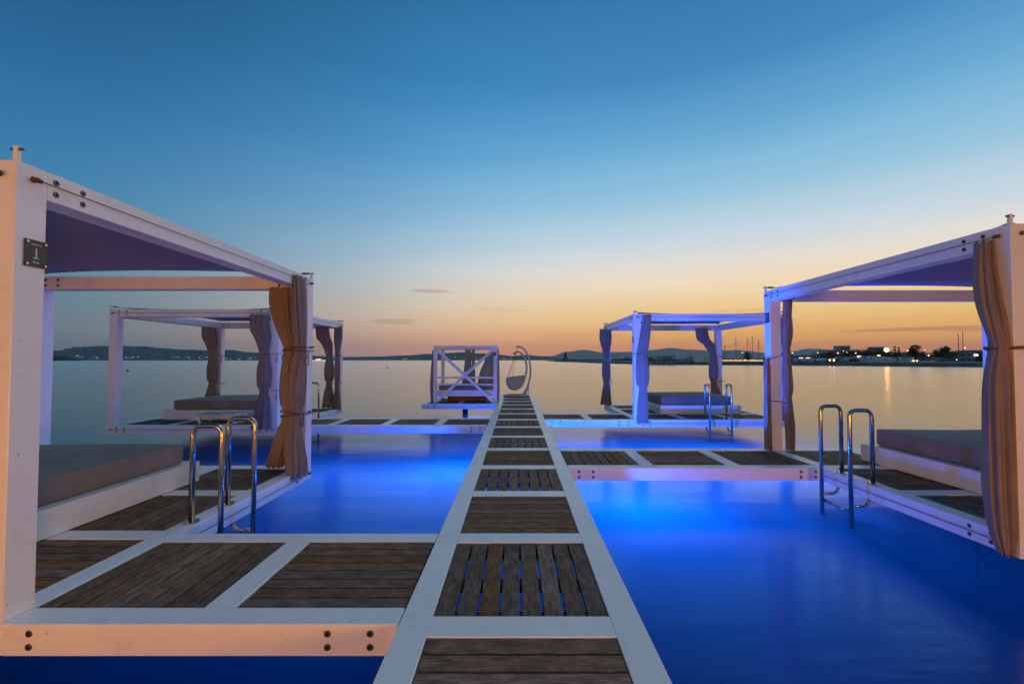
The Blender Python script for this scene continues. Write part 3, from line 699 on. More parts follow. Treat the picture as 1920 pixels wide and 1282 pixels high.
tube_obj('base_ring', ring, .028, 'standpaint', hc, 10, True)
bm = bmesh.new(); tube(bm, [Vector((0,0,.004)), Vector((0,0,.03))], .40, 32)
add('base_plate', bm_mesh(bm, 'plate', 'rust'), hc, (bx_, 16.5, 0))
for ex in (978, 985.5, 989.5):
    tube_obj('base_stay', [P2(992, 718), (P2(ex, 740)[0], 16.35, .03)], .014, 'standpaint', hc, 8)
eg = thing('hanging_chair', (P2(968,700)[0], 16.45, .3), 'egg shaped wicker chair hanging from the curved pole', 'chair')
tube_obj('hanger', [P2(969.5,650), P2(969.5,659)], .01, 'steel', eg, 6)
rimR = catmull([P2(963,664),P2(968,659.5),P2(976,661),P2(984,672),P2(987.5,688),P2(985,705),P2(978,722),P2(966,729.5),P2(955,726),P2(950,715),P2(951,708)], 5)
for dy in (-.30, .30):
    pts = []
    for i, p in enumerate(rimR):
        f = math.sin(math.pi*min(1, i/(len(rimR)-1)*1.15)); pts.append((p[0], p[1]+dy*max(f,.05), p[2]))
    tube_obj('rim', pts, .028, 'wicker', eg, 8)
# woven bowl: between the side rims, lower part and back
bm = bmesh.new(); A = []
nn_ = len(rimR)
for i, p in enumerate(rimR):
    f = math.sin(math.pi*min(1, i/(nn_-1)*1.15)); row = []
    for j in range(13):
        s = j/12*2-1
        row.append(bm.verts.new((p[0]-eg.location.x, p[1]+.30*s*max(f,.05)-eg.location.y, p[2]-eg.location.z)))
    A.append(row)
for i in range(len(A)-1):
    for j in range(12):
        if i < 14 and (j % 2): continue        # open straps at the top
        bm.faces.new([A[i][j], A[i][j+1], A[i+1][j+1], A[i+1][j]])
o = add('woven_shell', bm_mesh(bm, 'shell', 'wicker', True), eg, (0,0,0), world=False); so = o.modifiers.new('thick', 'SOLIDIFY'); so.thickness = .02
# side of the seat bowl
for dy in (-.27, .27):
    bm = bmesh.new(); poly = [P2(951,708),P2(960,706),P2(972,704.5),P2(983,703),P2(981,714),P2(977,722.5),P2(966,729),P2(956,726),P2(951,717)]
    vs = [bm.verts.new((p[0]-eg.location.x, dy, p[2]-eg.location.z)) for p in poly]; bm.faces.new(vs)
    o = add('side_weave', bm_mesh(bm, 'side', 'wicker'), eg, (0,0,0), world=False); so = o.modifiers.new('thick', 'SOLIDIFY'); so.thickness = .025
for k_, (a, b) in enumerate([((966,661),(951,708)),((967,661),(955,707)),((968,661),(961,706))]):
    for dy in (-.22, .22):
        A_, B_ = P2(*a), P2(*b); tube_obj('rope', [(A_[0], 16.45, A_[2]), (B_[0], 16.45+dy, B_[2])], .006, 'cord', eg, 5)
cu = add('seat_cushion', soft_box(.46,.46,.10,.04,'mattress',3), eg, (P2(966,715)[0], 16.45, P2(966,714)[2]))

# ------------------------------------------------------------------ piles under the decks
M['pile'] = mat('pile_steel', (.10,.10,.11), .6); noisy(M['pile'], (.05,.06,.06), (.16,.15,.14), 6, 6)
bm = bmesh.new(); tube(bm, [Vector((0,0,-3.2)), Vector((0,0,-.157))], .09, 14); PILE = bm_mesh(bm, 'pile', 'pile', True)
for xy in [(-1.7,15.2),(-4.2,3.9),(5.4,5.2),(.02,4.9),(.02,8.2),(.02,11.6),(.02,15.6)]:
    o = add('pile', PILE, None, (xy[0], xy[1], 0)); setp(o, 'dark round steel pile under the '+('small platform' if xy[0]==-1.7 else 'nearest left cabana' if xy[0]==-4.2 else 'nearest right cabana' if xy[0]==5.4 else 'catwalk, '+('nearest to the viewer' if xy[1]<5 else 'between the two right bridges' if xy[1]<9 else 'past the far right bridge' if xy[1]<12 else 'at its far end')), 'pile', 'piles under the decks')

# ------------------------------------------------------------------ water and seabed
WZ = -.47
wm_ = bpy.data.materials.new('sea_water'); wm_.use_nodes = True; n = wm_.node_tree; n.nodes.clear(); nn = n.nodes.new; ll = n.links.new
o_ = nn('ShaderNodeOutputMaterial')
tr = nn('ShaderNodeBsdfTranslucent'); tr.inputs[0].default_value = (.30,.62,1,1)
df = nn('ShaderNodeBsdfDiffuse'); df.inputs[0].default_value = (.004,.020,.060,1)
ads = nn('ShaderNodeMixShader'); ads.inputs[0].default_value = .5; ll(df.outputs[0], ads.inputs[1]); ll(tr.outputs[0], ads.inputs[2])
gl = nn('ShaderNodeBsdfGlossy'); gl.inputs['Color'].default_value = (.93,.93,.91,1); gl.inputs['Roughness'].default_value = .17
fr = nn('ShaderNodeFresnel'); fr.inputs[0].default_value = 1.26
mx = nn('ShaderNodeMixShader'); ll(fr.outputs[0], mx.inputs[0]); ll(ads.outputs[0], mx.inputs[1]); ll(gl.outputs[0], mx.inputs[2]); ll(mx.outputs[0], o_.inputs[0])
tcw = nn('ShaderNodeTexCoord'); mpw = nn('ShaderNodeMapping'); mpw.inputs['Scale'].default_value = (.22,.75,1); mpw.inputs['Rotation'].default_value = (0,0,.15); ll(tcw.outputs['Object'], mpw.inputs[0])
nw = nn('ShaderNodeTexNoise'); nw.inputs['Scale'].default_value = 1.0; nw.inputs['Detail'].default_value = 5; nw.inputs['Roughness'].default_value = .6; ll(mpw.outputs[0], nw.inputs['Vector'])
bw = nn('ShaderNodeBump'); bw.inputs['Strength'].default_value = .22; bw.inputs['Distance'].default_value = .10; ll(nw.outputs[0], bw.inputs['Height'])
for nd in (gl, fr): ll(bw.outputs[0], nd.inputs['Normal'])
bm = bmesh.new(); vs = [bm.verts.new(p) for p in [(-12000,-12000,0),(12000,-12000,0),(12000,12000,0),(-12000,12000,0)]]; bm.faces.new(vs)
wo = add('sea_water', bm_mesh(bm, 'sea_water', wm_), None, (0,0,WZ)); setp(wo, 'calm evening sea, glowing deep blue round the decks', kind='structure')
bm = bmesh.new(); vs = [bm.verts.new(p) for p in [(-12000,-12000,0),(12000,-12000,0),(12000,12000,0),(-12000,12000,0)]]; bm.faces.new(vs)
sbm = mat('dark_seabed', (.004,.006,.008), .95, spec=0)
setp(add('seabed', bm_mesh(bm, 'seabed', sbm), None, (0,0,-4.2)), 'dark seabed below the water', kind='structure')

# ------------------------------------------------------------------ far hills
def from_px(px, py, Y): return ((px-968)/853*Y, Y, 1.3+(675-py)/853*Y)
def ridge(name, pts, D, thick, m, label, seed=0):
    rr = random.Random(seed); bm = bmesh.new()
    xs = []; 
    for (a, b) in zip(pts, pts[1:]):
        k = max(2, int((b[0]-a[0])/4))
        for i in range(k): 
            t = i/k; s = t*t*(3-2*t); xs.append((a[0]+(b[0]-a[0])*t, a[1]+(b[1]-a[1])*s))
    xs.append(pts[-1]); rows = []
    prof = [(-1,0),(-.8,.16),(-.55,.42),(-.3,.72),(-.12,.93),(0,1),(.3,.8),(.7,.35),(1,0)]
    for i, (px, py) in enumerate(xs):
        X, _, Z = from_px(px, py, D); Z = max(Z, 2) + rr.uniform(-1,1)*D*.00022
        row = []
        for j, (u, h) in enumerate(prof):
            jit = rr.uniform(-.06,.06)*Z if 0 < h < 1 else 0
            row.append(bm.verts.new((X*(1+u*thick/D), D+u*thick + rr.uniform(-.05,.05)*thick*(h > 0), (Z*h+jit if h > 0 else -3))))
        rows.append(row)
    for A, B in zip(rows, rows[1:]):
        for j in range(len(prof)-1): bm.faces.new([A[j], B[j], B[j+1], A[j+1]])
    o = add(name, bm_mesh(bm, name, m, True)); return setp(o, label, kind='structure')
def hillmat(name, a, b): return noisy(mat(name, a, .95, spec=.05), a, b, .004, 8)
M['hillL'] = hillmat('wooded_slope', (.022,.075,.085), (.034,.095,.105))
M['hillR'] = hillmat('hazy_slope', (.24,.30,.29), (.28,.34,.32))  # distance haze is partly put into this paler slope colour
ridge('hills', [(-260,668),(-60,663),(60,662),(105,657),(145,650),(200,648),(270,649),(300,652),(345,655),(400,657),(430,655.5),(470,660),(520,665),(560,663),(600,667),(650,671)], 5200, 900, M['hillL'], 'long dark wooded hill across the bay at left', 1)
ridge('hills', [(560,671),(640,669),(700,668),(760,666),(800,663),(840,661),(868,660),(900,662),(930,664),(962,667),(985,665),(1015,667),(1060,671)], 7600, 1000, M['hillL'], 'low wooded hills behind the daybed', 2)
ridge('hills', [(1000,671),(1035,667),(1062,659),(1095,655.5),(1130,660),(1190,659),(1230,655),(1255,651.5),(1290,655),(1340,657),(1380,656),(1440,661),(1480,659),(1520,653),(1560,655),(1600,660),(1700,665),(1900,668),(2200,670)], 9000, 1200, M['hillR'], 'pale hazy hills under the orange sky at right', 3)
# small dark headland at left
M['tree_far'] = mat('dark_headland', (.012,.020,.020), .9); noisy(M['tree_far'], (.008,.014,.014), (.02,.03,.028), .2, 4)
ridge('headland', [(60,671),(95,667),(120,666.5),(131,669),(142,671.5),(152,673.5)], 1500, 60, M['tree_far'], 'small dark headland at the left end of the bay', 4)
# ------------------------------------------------------------------ far houses with lit windows
M['housewall'] = mat('house_wall', (.5,.47,.42), .8); M['roof'] = mat('clay_roof', (.22,.09,.06), .8)
M['lit'] = mat('lit_window', (.3,.2,.1), .5, emit=(1,.62,.25), es=3)
M['litw'] = mat('lit_window_white', (.3,.3,.3), .5, emit=(1,.85,.6), es=1.8)
def house_meshes(w, d, h):
    bm = bmesh.new(); bm_box(bm, -w/2, w/2, -d/2, d/2, -h*1.5, h)
    wall = bm_mesh(bm, 'wall', 'housewall')
    bm = bmesh.new(); e = .4
    v = [bm.verts.new(p) for p in [(-w/2-e,-d/2-e,h+.01),(w/2+e,-d/2-e,h+.01),(w/2+e,d/2+e,h+.01),(-w/2-e,d/2+e,h+.01),(-w/2,0,h*1.45),(w/2,0,h*1.45)]]
    for f in [(0,1,5,4),(2,3,4,5),(1,2,5),(3,0,4),(3,2,1,0)]: bm.faces.new([v[i] for i in f])
    roof = bm_mesh(bm, 'roof', 'roof')
    bm = bmesh.new(); bm_box(bm, -w*.16, w*.16, -.12, 0, -h*.22, h*.22)
    return wall, roof, bm_mesh(bm, 'window', 'lit')
HW = house_meshes(11, 9, 5.5); WW = HW[2].copy(); WW.materials.clear(); WW.materials.append(M['litw'])
spots = [(141,667),(146,666.5),(151,668),(156,668.5),(177,669.5),(183,670),(222,670.5),(236,669.5),(241,670),(247,671),(250,669),(259,668.5),(326,669),(331,669.5),(336,669),(350,669),(356,670),(375,670),(382,669.5),(388,669),(420,670.5),(425,671.5),(433,672),(449,672.5),(466,670),(470,671.5),(479,670),(757,672.5),(762,672)]
places = [('just right of the pale left post', 4), ('between the pale left post and the farther cabana frame', 3), ('inside the farther cabana frame, left part', 9), ('inside the farther cabana frame, middle', 5), ('inside the farther cabana frame, left of its back curtain', 3), ('between the back curtain and the front curtain of the farther left cabana', 7)]
ordn = ['first', 'second', 'third', 'fourth', 'fifth', 'sixth', 'seventh', 'eighth', 'ninth']
HL = []
places = [('right of the pale left post', 6), ('in the left of the farther cabana frame', 6), ('in the middle of the farther cabana frame', 6), ('near the brown back curtain', 5), ('left of the front brown curtain', 4), ('under the low hills left of the daybed', 2)]
for pl, k in places:
    for q in range(k): HL.append('tiny lit shore house ' + pl + ', ' + ordn[q] + ' from the left')
for i, (px, py) in enumerate(spots):
    Y = 4360 + (i % 5)*14
    h = thing('house', from_px(px, py+.3, Y), HL[i], 'house', 'lit houses along the left hill shore' if i < 27 else 'lit houses on the low hills')
    s = random.uniform(.7,1.25); h.scale = (s,s,s)
    add('wall', HW[0], h, (0,0,0), world=False); add('roof', HW[1], h, (0,0,0), world=False)
    for sx in (-3.2, 3.2)[: 2 if i % 2 else 1]: add('window', HW[2] if i % 3 else WW, h, (sx,-4.52,1.2), world=False)
spots2 = [(854,669),(871,672),(888,668.5),(892,671.5),(900,672.5),(903,672),(940,671.5),(944,671),(947,672),(953,672),(957,671.5),(960,672)]
for i, (px, py) in enumerate(spots2):
    h = thing('house', from_px(px, py+.3, 6500+(i%4)*15), ('tiny lit house on the far shore seen through the daybed, ' + ordn[i] + ' from the left') if i < 6 else ('tiny lit house between the daybed and the egg chair, ' + ordn[i-6] + ' from the left'), 'house', 'lit houses behind the daybed')
    h.scale = (1.5,1.5,1.5)
    add('wall', HW[0], h, (0,0,0), world=False); add('roof', HW[1], h, (0,0,0), world=False); add('window', HW[2], h, (0,-4.52,1.2), world=False)
# ------------------------------------------------------------------ buoys, far boats
M['red'] = mat('red_buoy', (.25,.03,.02), .5); M['hull'] = mat('white_hull', (.6,.6,.6), .4); M['darkhull'] = mat('dark_hull', (.03,.035,.045), .4)
bm = bmesh.new(); bmesh.ops.create_uvsphere(bm, u_segments=14, v_segments=8, radius=.2); tube(bm, [Vector((0,0,.15)), Vector((0,0,.38))], .03, 6); BU = bm_mesh(bm, 'buoy', 'red', True)
def water_pt(px, py): 
    Y = 1.77*853/(py-675); return ((px-968)/853*Y, Y, WZ)
for (px, py, l, s) in [(240,695.5,'red buoy floating inside the farther left cabana frame',1.1),(521,692,'red buoy seen just right of the farther left front post',.9),(727,690,'dark buoy left of the white daybed',1.0),(1010,686,'dark buoy right of the egg chair',.8),(1097,684.5,'small dark buoy before the breakwater',.7)]:
    o = add('buoy', BU, None, water_pt(px, py)); o.scale = (s,s,s); setp(o, l, 'buoy', 'small buoys on the bay')
def boat(loc, Ln, label, cat='boat', rz=0, hull='hull', mast=0, cabin=True, group=None, lit=False, hh=.12, sail=False):
    b = thing('boat', loc, label, cat, group, rz)
    bm = bmesh.new(); secs = []
    for t_ in (0,.15,.45,.75,.92,1):
        wd = Ln*.15*(1-max(0,(t_-.35)/.65)**2.2)*(.85 if t_ == 0 else 1); x_ = (t_-.5)*Ln; hz = Ln*hh*(1+.35*t_*t_)
        secs.append([bm.verts.new(p) for p in [(x_,-wd,hz),(x_-.02*Ln*(t_==1),-wd*.75,-.05*Ln),(x_-.02*Ln*(t_==1),wd*.75,-.05*Ln),(x_,wd,hz)]])
    for A, B in zip(secs, secs[1:]):
        for k in range(4): bm.faces.new([A[k], A[(k+1)%4], B[(k+1)%4], B[k]])
    bm.faces.new(secs[0][::-1]); bm.faces.new(secs[-1])
    add('hull', bm_mesh(bm, 'hull', hull), b, (0,0,0), world=False)
    if cabin:
        bm = bmesh.new(); z0 = Ln*hh
        v = [bm.verts.new(p) for p in [(-Ln*.3,-Ln*.09,z0),(Ln*.2,-Ln*.09,z0),(Ln*.2,Ln*.09,z0),(-Ln*.3,Ln*.09,z0),(-Ln*.26,-Ln*.075,z0+Ln*.11),(Ln*.07,-Ln*.075,z0+Ln*.11),(Ln*.07,Ln*.075,z0+Ln*.11),(-Ln*.26,Ln*.075,z0+Ln*.11)]]
        for f in [(0,3,2,1),(4,5,6,7),(0,1,5,4),(1,2,6,5),(2,3,7,6),(3,0,4,7)]: bm.faces.new([v[i] for i in f])
        add('cabin', bm_mesh(bm, 'cabin', 'hull'), b, (0,0,0), world=False)
        bm = bmesh.new(); bm_box(bm, -Ln*.22, Ln*.08, -Ln*.0905, Ln*.0905, z0+Ln*.035, z0+Ln*.075)
        add('window_band', bm_mesh(bm, 'band', 'litw' if lit else 'darkhull'), b, (0,0,0), world=False)
    if mast:
        bm = bmesh.new(); tube(bm, [Vector((0,0,Ln*hh)), Vector((0,0,mast))], .11, 6); tube(bm, [Vector((0,0,Ln*hh+1.2)), Vector((-Ln*.38,0,Ln*hh+1.3))], .08, 6)
        for q in (.45,.72): tube(bm, [Vector((0,-.9,mast*q)), Vector((0,.9,mast*q))], .04, 4)
        add('mast', bm_mesh(bm, 'mast', 'darkhull'), b, (0,0,0), world=False)
        bm = bmesh.new(); tube(bm, [Vector((0,0,mast)), Vector((Ln*.48,0,Ln*hh))], .03, 4); tube(bm, [Vector((0,0,mast)), Vector((-Ln*.48,0,Ln*hh))], .03, 4)
        add('stay', bm_mesh(bm, 'stay', 'darkhull'), b, (0,0,0), world=False)
    if sail:
        bm = bmesh.new(); v = [bm.verts.new(p) for p in [(.2,0,Ln*hh+1),(.1,0,mast),(Ln*.42,.3,Ln*hh+.6)]]; bm.faces.new(v)
        v = [bm.verts.new(p) for p in [(-.2,0,Ln*hh+1.4),(-.1,0,mast*.98),(-Ln*.36,.3,Ln*hh+1.4)]]; bm.faces.new(v)
        o = add('sail', bm_mesh(bm, 'sail', 'hull'), b, (0,0,0), world=False); so = o.modifiers.new('thick','SOLIDIFY'); so.thickness = .05
    return b
boat((-380*1400/853-620*1400/853*0, 1400, WZ), 9, 'tiny white sailing boat under the left hill', 'sailboat', .4, mast=10, cabin=False, sail=True).location.x = (345-968)/853*1400
fb = boat(((600-968)/853*1500, 1500, WZ), 52, 'long brightly lit white ferry crossing the bay behind the left post', 'ferry', 0, hh=.035, lit=True)
bm = bmesh.new(); bm_box(bm, -22, 22, -8.1, 8.1, .6, 1.5); add('deck_light', bm_mesh(bm, 'deck_light', 'litw'), fb, (0,0,0), world=False)
boat(((1172-968)/853*520, 520, WZ), 26, 'dark hulled motor yacht lying at the breakwater', 'yacht', math.pi, hull='darkhull', hh=.10)
# ------------------------------------------------------------------ breakwaters
M['rock'] = noisy(mat('breakwater_rock', (.12,.11,.10), .9, spec=.2), (.14,.125,.115), (.36,.32,.29), .9, 5)
M['quay'] = noisy(mat('quay_stone', (.14,.135,.13), .9, spec=.2), (.22,.21,.20), (.34,.32,.30), .3, 6)
M['ground'] = noisy(mat('quay_paving', (.16,.15,.14), .9, spec=.2), (.22,.20,.18), (.34,.31,.28), .15, 6)
def rocks(x0, y0, x1, y1, wd, ht, r, n, label, seed):
    rr = random.Random(seed); bm = bmesh.new()
    for i in range(n):
        t_ = rr.random(); u = rr.uniform(-1,1)
        px = x0+(x1-x0)*t_; py = y0+(y1-y0)*t_+u*wd
        end = min(1, min(t_, 1-t_)*8+.25)
        z_ = WZ-.2 + (1-abs(u))*ht*end + rr.uniform(0,.25)*r
        s = r*rr.uniform(.55,1.15)
        b2 = bmesh.ops.create_icosphere(bm, subdivisions=1, radius=s, matrix=Matrix.Translation((px,py,z_)) @ Matrix.Rotation(rr.uniform(0,6),4,'Z') @ Matrix.Diagonal((1.2,.85,.75,1)))
        for v in b2['verts']: v.co += Vector((rr.uniform(-.2,.2), rr.uniform(-.2,.2), rr.uniform(-.15,.15)))*s
    o = add('rock_mole', bm_mesh(bm, 'rocks', 'rock')); setp(o, label, 'breakwater'); return o
Yr = 178
rocks((1216-968)/853*Yr, Yr+4, (1312-968)/853*Yr, Yr+4, 4.5, 2.1, .75, 620, 'grey boulder mole under the standing letters', 3)
Yb = 520
rocks((1040-968)/853*Yb, Yb, (1235-968)/853*Yb, Yb+5, 7, 2.6, 1.5, 520, 'long low stone breakwater carrying the small lighthouse', 4)
bmx = bmesh.new(); bm_box(bmx, (1048-968)/853*Yb, (1240-968)/853*Yb, Yb-2, Yb+4, WZ-2, WZ+2.6)
setp(add('breakwater_wall', bm_mesh(bmx, 'bw', 'quay')), 'straight grey concrete wall on top of the long breakwater', 'breakwater')
lh = thing('lighthouse', ((1060.5-968)/853*Yb, Yb+1, WZ+2.6), 'small dark red lighthouse tower on the breakwater end', 'lighthouse')
M['redtower'] = mat('red_tower', (.14,.045,.035), .7)
bm = bmesh.new(); tube(bm, [Vector((0,0,.01)), Vector((0,0,2.2))], 2.7, 12); add('base', bm_mesh(bm,'base','quay'), lh, (0,0,0), world=False)
bm = bmesh.new(); tube(bm, [Vector((0,0,2.2)), Vector((0,0,6.6))], lambda t: 1.9-.9*t, 12); add('tower', bm_mesh(bm,'tower','redtower'), lh, (0,0,0), world=False)
bm = bmesh.new(); tube(bm, [Vector((0,0,6.6)), Vector((0,0,6.9))], 1.6, 12); tube(bm, [Vector((0,0,6.9)), Vector((0,0,8.4))], .7, 10); tube(bm, [Vector((0,0,8.4)), Vector((0,0,9.1))], lambda t: .9*(1-t)+.03, 10); add('lantern', bm_mesh(bm,'lantern','redtower'), lh, (0,0,0), world=False)
# standing letters on the mole, seen from behind
sg = thing('standing_letters', ((1244-968)/853*Yr, Yr+3, 2.2), 'row of dark standing letters on the boulder mole, seen from behind', 'sign')
M['letter'] = mat('dark_letters', (.03,.04,.06), .6)
add('lettering', text_mesh('D', 2.4, 'letter', ext=.12), sg, (4.5,0,.1), (math.pi/2,0,math.pi), world=False)
add('lettering', text_mesh('RESORT', 1.7, 'letter', ext=.12), sg, (-.1+.6,0,.1), (math.pi/2,0,math.pi), world=False)
add('lettering', text_mesh('ŠIBENIK', 1.15, 'letter', ext=.12), sg, (-5.0,0,-.05), (math.pi/2,0,math.pi), world=False)
bm = bmesh.new(); bm_box(bm, -7.5, 5.6, -.15, .15, -1.4, -.75); add('plinth', bm_mesh(bm,'plinth','quay'), sg, (0,0,0), world=False)

# ------------------------------------------------------------------ right shore
q0 = [(54,186),(73,171),(86,166),(102,152),(112,127),(135,104),(200,70),(900,70),(900,1500),(300,1700),(60,900),(50,300)]
bm = bmesh.new()
QZ = .62
top = [bm.verts.new((a,b,QZ)) for a,b in q0]; bot = [bm.verts.new((a,b,-3)) for a,b in q0]
bm.faces.new(top)
for i in range(len(q0)): bm.faces.new([top[i], bot[i], bot[(i+1)%len(q0)], top[(i+1)%len(q0)]])
me = bm_mesh(bm, 'shore', 'ground'); me.materials.append(M['quay'])
for p in me.polygons:
    if abs(p.normal.z) < .5: p.material_index = 1
setp(add('shore_ground', me), 'low grey quay along the right shore', kind='structure')
def sp(px, Y, z=QZ): return ((px-968)/853*Y, Y, z)
# trees with leaf clumps
M['leaf'] = noisy(mat('dark_foliage', (.03,.045,.02), .8, spec=.2), (.03,.042,.02), (.09,.10,.045), 1.3, 3)
M['leafr'] = noisy(mat('reddish_foliage', (.05,.035,.02), .8, spec=.2), (.06,.035,.02), (.16,.09,.05), 1.3, 3)
M['bark'] = mat('bark', (.05,.04,.03), .9)
def tree(px, Y, hgt, wid, label, m='leaf', n=420, base=.28, seed=0, name='tree', group='trees on the right shore', col=False):
    rr = random.Random(seed*7+int(px)); t_ = thing(name, sp(px, Y), label, 'tree' if name != 'hedge' else 'hedge', group)
    if base > .05:
        bm = bmesh.new(); tube(bm, [Vector((0,0,-.2)), Vector((.1,0,hgt*.25)), Vector((-.1,0,hgt*.6))], lambda t: hgt*.03*(1.1-t), 7)
        for k in range(4):
            a = rr.uniform(0,6.28); tube(bm, [Vector((0,0,hgt*.3)), Vector((math.cos(a)*wid*.3, math.sin(a)*wid*.3, hgt*rr.uniform(.55,.75)))], lambda t: hgt*.014*(1.1-t), 5)
        add('trunk', bm_mesh(bm, 'trunk', 'bark'), t_, (0,0,0), world=False)
    cl = []
    for k in range(9 if not col else 5):
        a = rr.uniform(0,6.28); q = rr.uniform(.1,.7)
        cl.append((math.cos(a)*wid*.5*q, math.sin(a)*wid*.4*q, hgt*(base+(1-base)*rr.uniform(.25,.8)), rr.uniform(.2,.36)*wid) if not col else (0,0,hgt*(base+(1-base)*(k+.5)/5), wid*.5*(1-.16*k)))
    bm = bmesh.new()
    for i in range(n):
        c_ = rr.choice(cl); v = Vector((rr.gauss(0,1), rr.gauss(0,1), rr.gauss(0,1))).normalized()*c_[3]*rr.uniform(.35,1.15)
        v.z *= (.8 if not col else 1.3); p = Vector(c_[:3])+v
        if p.z < hgt*base*.6: continue
        s = rr.uniform(.02,.05)*hgt
        u = Vector((rr.gauss(0,1), rr.gauss(0,1), rr.gauss(0,1))).normalized(); w_ = u.orthogonal().normalized()
        for sgn in (1,):
            bm.faces.new([bm.verts.new(p+u*s*1.3), bm.verts.new(p+w_*s), bm.verts.new(p-u*s*1.3), bm.verts.new(p-w_*s)])
    me = bpy.data.meshes.new('crown'); bm.to_mesh(me); bm.free(); me.materials.append(M[m])
    add('crown', me, t_, (0,0,0), world=False)
    return t_
tree(1716, 175, 6.6, 5.4, 'bare red brown round tree right of the bright lamp', 'leafr', 900, .3, 1)
tree(1766, 150, 6.2, 5.2, 'tall loose red brown tree near the two flagpoles', 'leafr', 800, .25, 2)
tree(1782, 150, 3.8, 5.5, 'low dark green bushy tree in front of the loose red brown tree', 'leaf', 900, .12, 3)
tree(1678, 260, 9, 1.8, 'left cypress of the pair right of the bright lamp', 'leaf', 320, .08, 4, col=True)
tree(1685.5, 260, 8.4, 1.7, 'right cypress of the pair right of the bright lamp', 'leaf', 320, .08, 5, col=True)
for i, (px, Y, h_, w_) in enumerate([(1517,240,3.6,6),(1532,240,3.0,5),(1541,260,5.6,10),(1550,262,6.0,10),(1562,266,6.0,10),(1593,260,5.9,10),(1601,262,7.0,11),(1612,264,6.6,11),(1624,262,6.4,11),(1637,264,6.8,11),(1652,266,6.6,11),(1668,262,6.4,10),(1690,262,5.4,9),(1729,262,5.8,9),(1744,262,4.8,8)]):
    tree(px, Y, h_, w_, ('dark bushy tree left of the hotel, ' if i < 5 else 'dark bushy tree before the hotel or right of it, ')+(ordn[i] if i < 5 else (ordn+['tenth'])[i-5])+' from the left', 'leaf' if i % 3 else 'leafr', 1000, .05, 10+i, group='bushy trees behind the car park')
for i, px in enumerate((1750,1762,1775,1790,1804,1817,1830)):
    tree(px, 128, 1.5, 3.2, 'low dark hedge clump on the right shore path, '+ordn[i]+' from the left', 'leaf', 260, .0, 40+i, name='hedge', group='hedge clumps on the right shore')
# green-roofed tent-like dark tree by the masts
tree(1398, 205, 4.8, 4.6, 'dark conical tree between the yacht masts', 'leaf', 620, .02, 60, group='trees on the right shore')
tree(1296, 196, 2.6, 4.2, 'dark round bush at the right end of the boulder mole', 'leaf', 420, .0, 61)
tree(1322, 196, 1.9, 4.2, 'second low dark bush right of the boulder mole', 'leaf', 300, .0, 62)
# buildings
M['bwall'] = noisy(mat('grey_render', (.22,.21,.22), .85), (.34,.30,.30), (.48,.44,.43), .2, 4); M['bglass'] = mat('dark_window', (.03,.035,.045), .2)
M['brick'] = mat('brown_render', (.42,.27,.21), .85)
def building(px, Y, w, d, h, label, m='bwall', floors=3, cols=5, lit=(), roof=True, z=QZ):
    b = thing('building', sp(px, Y, z), label, 'building')
    bm = bmesh.new(); bm_box(bm, -w/2, w/2, -d/2, d/2, -.5, h); add('wall', bm_mesh(bm,'wall',m), b, (0,0,0), world=False)
    if roof:
        bm = bmesh.new(); bm_box(bm, -w/2-.5, w/2+.5, -d/2-.5, d/2+.5, h+.003, h+.45); add('roof', bm_mesh(bm,'roof','brick'), b, (0,0,0), world=False)
    fh = h/floors; cwid = w/cols; bm = bmesh.new(); bm_box(bm, -cwid*.3, cwid*.3, -.06, 0, -fh*.22, fh*.22); wme = bm_mesh(bm,'window','bglass'); wl = wme.copy(); wl.materials.clear(); wl.materials.append(M['lit'])
    for f in range(floors):
        for c in range(cols): add('window', wl if (f,c) in lit else wme, b, (-w/2+cwid*(c+.5), -d/2-.001, fh*(f+.5)), world=False)
    return b
building(1582, 420, 21, 12, 9.2, 'long grey hotel block with a raised centre above the parked boats', floors=3, cols=8, lit=((2,3),(1,6)))
building(1578.5, 419, 9.5, 8, 13.4, 'taller central tower of the grey hotel', floors=4, cols=4)
building(1642, 420, 8, 8, 12.4, 'small brown block left of the bright lamp', 'brick', 3, 3)
building(1706, 300, 12, 8, 5.5, 'low grey house behind the red brown tree', floors=2, cols=4, lit=((0,1),))
building(1500, 230, 14, 7, 2.7, 'low shed with a warm lit opening at the left end of the car park', 'brick', 1, 4, lit=((0,1),(0,2)))
building(1800, 200, 15, 8, 3.9, 'low pale house between the two flagpoles', floors=2, cols=5, lit=((1,3),))
building(1832, 200, 9, 8, 4.6, 'house at the right end of the shore beside the blue post', 'brick', 2, 3)
building(1700, 182, 7.5, 3, .9, 'low wall with warm lit niches under the red brown tree', 'bwall', 1, 2, lit=((0,0),(0,1)))
# lamps on the shore
M['pole'] = mat('lamp_pole', (.05,.05,.05), .6)
def lamp(px, py, Y, r, label, es=30, colr=(1,.66,.3), base=None):
    x_, y_, z_ = from_px(px, py, Y)
    l = thing('street_lamp', (x_, y_, QZ), label, 'street lamp', None)
    hgt = max(z_-QZ, .3)
    bm = bmesh.new(); tube(bm, [Vector((0,0,-.1)), Vector((0,0,hgt-r*.8))], .06, 6); add('pole', bm_mesh(bm,'pole','pole'), l, (0,0,0), world=False)
    m = mat('lamp_glow', (.5,.4,.3), .5, emit=(colr[0], colr[1]*.8, colr[2]*.45), es=(14 if r > .5 else min(es, 9)*.5)); r *= (1 if r > .5 else .8)
    bm = bmesh.new(); bmesh.ops.create_uvsphere(bm, u_segments=12, v_segments=8, radius=r); add('globe', bm_mesh(bm,'globe',m,True), l, (0,0,hgt), world=False)
    bm = bmesh.new(); tube(bm, [Vector((0,0,r*.9)), Vector((0,0,r*1.2))], r*.7, 8); add('cap', bm_mesh(bm,'cap','pole'), l, (0,0,hgt), world=False)
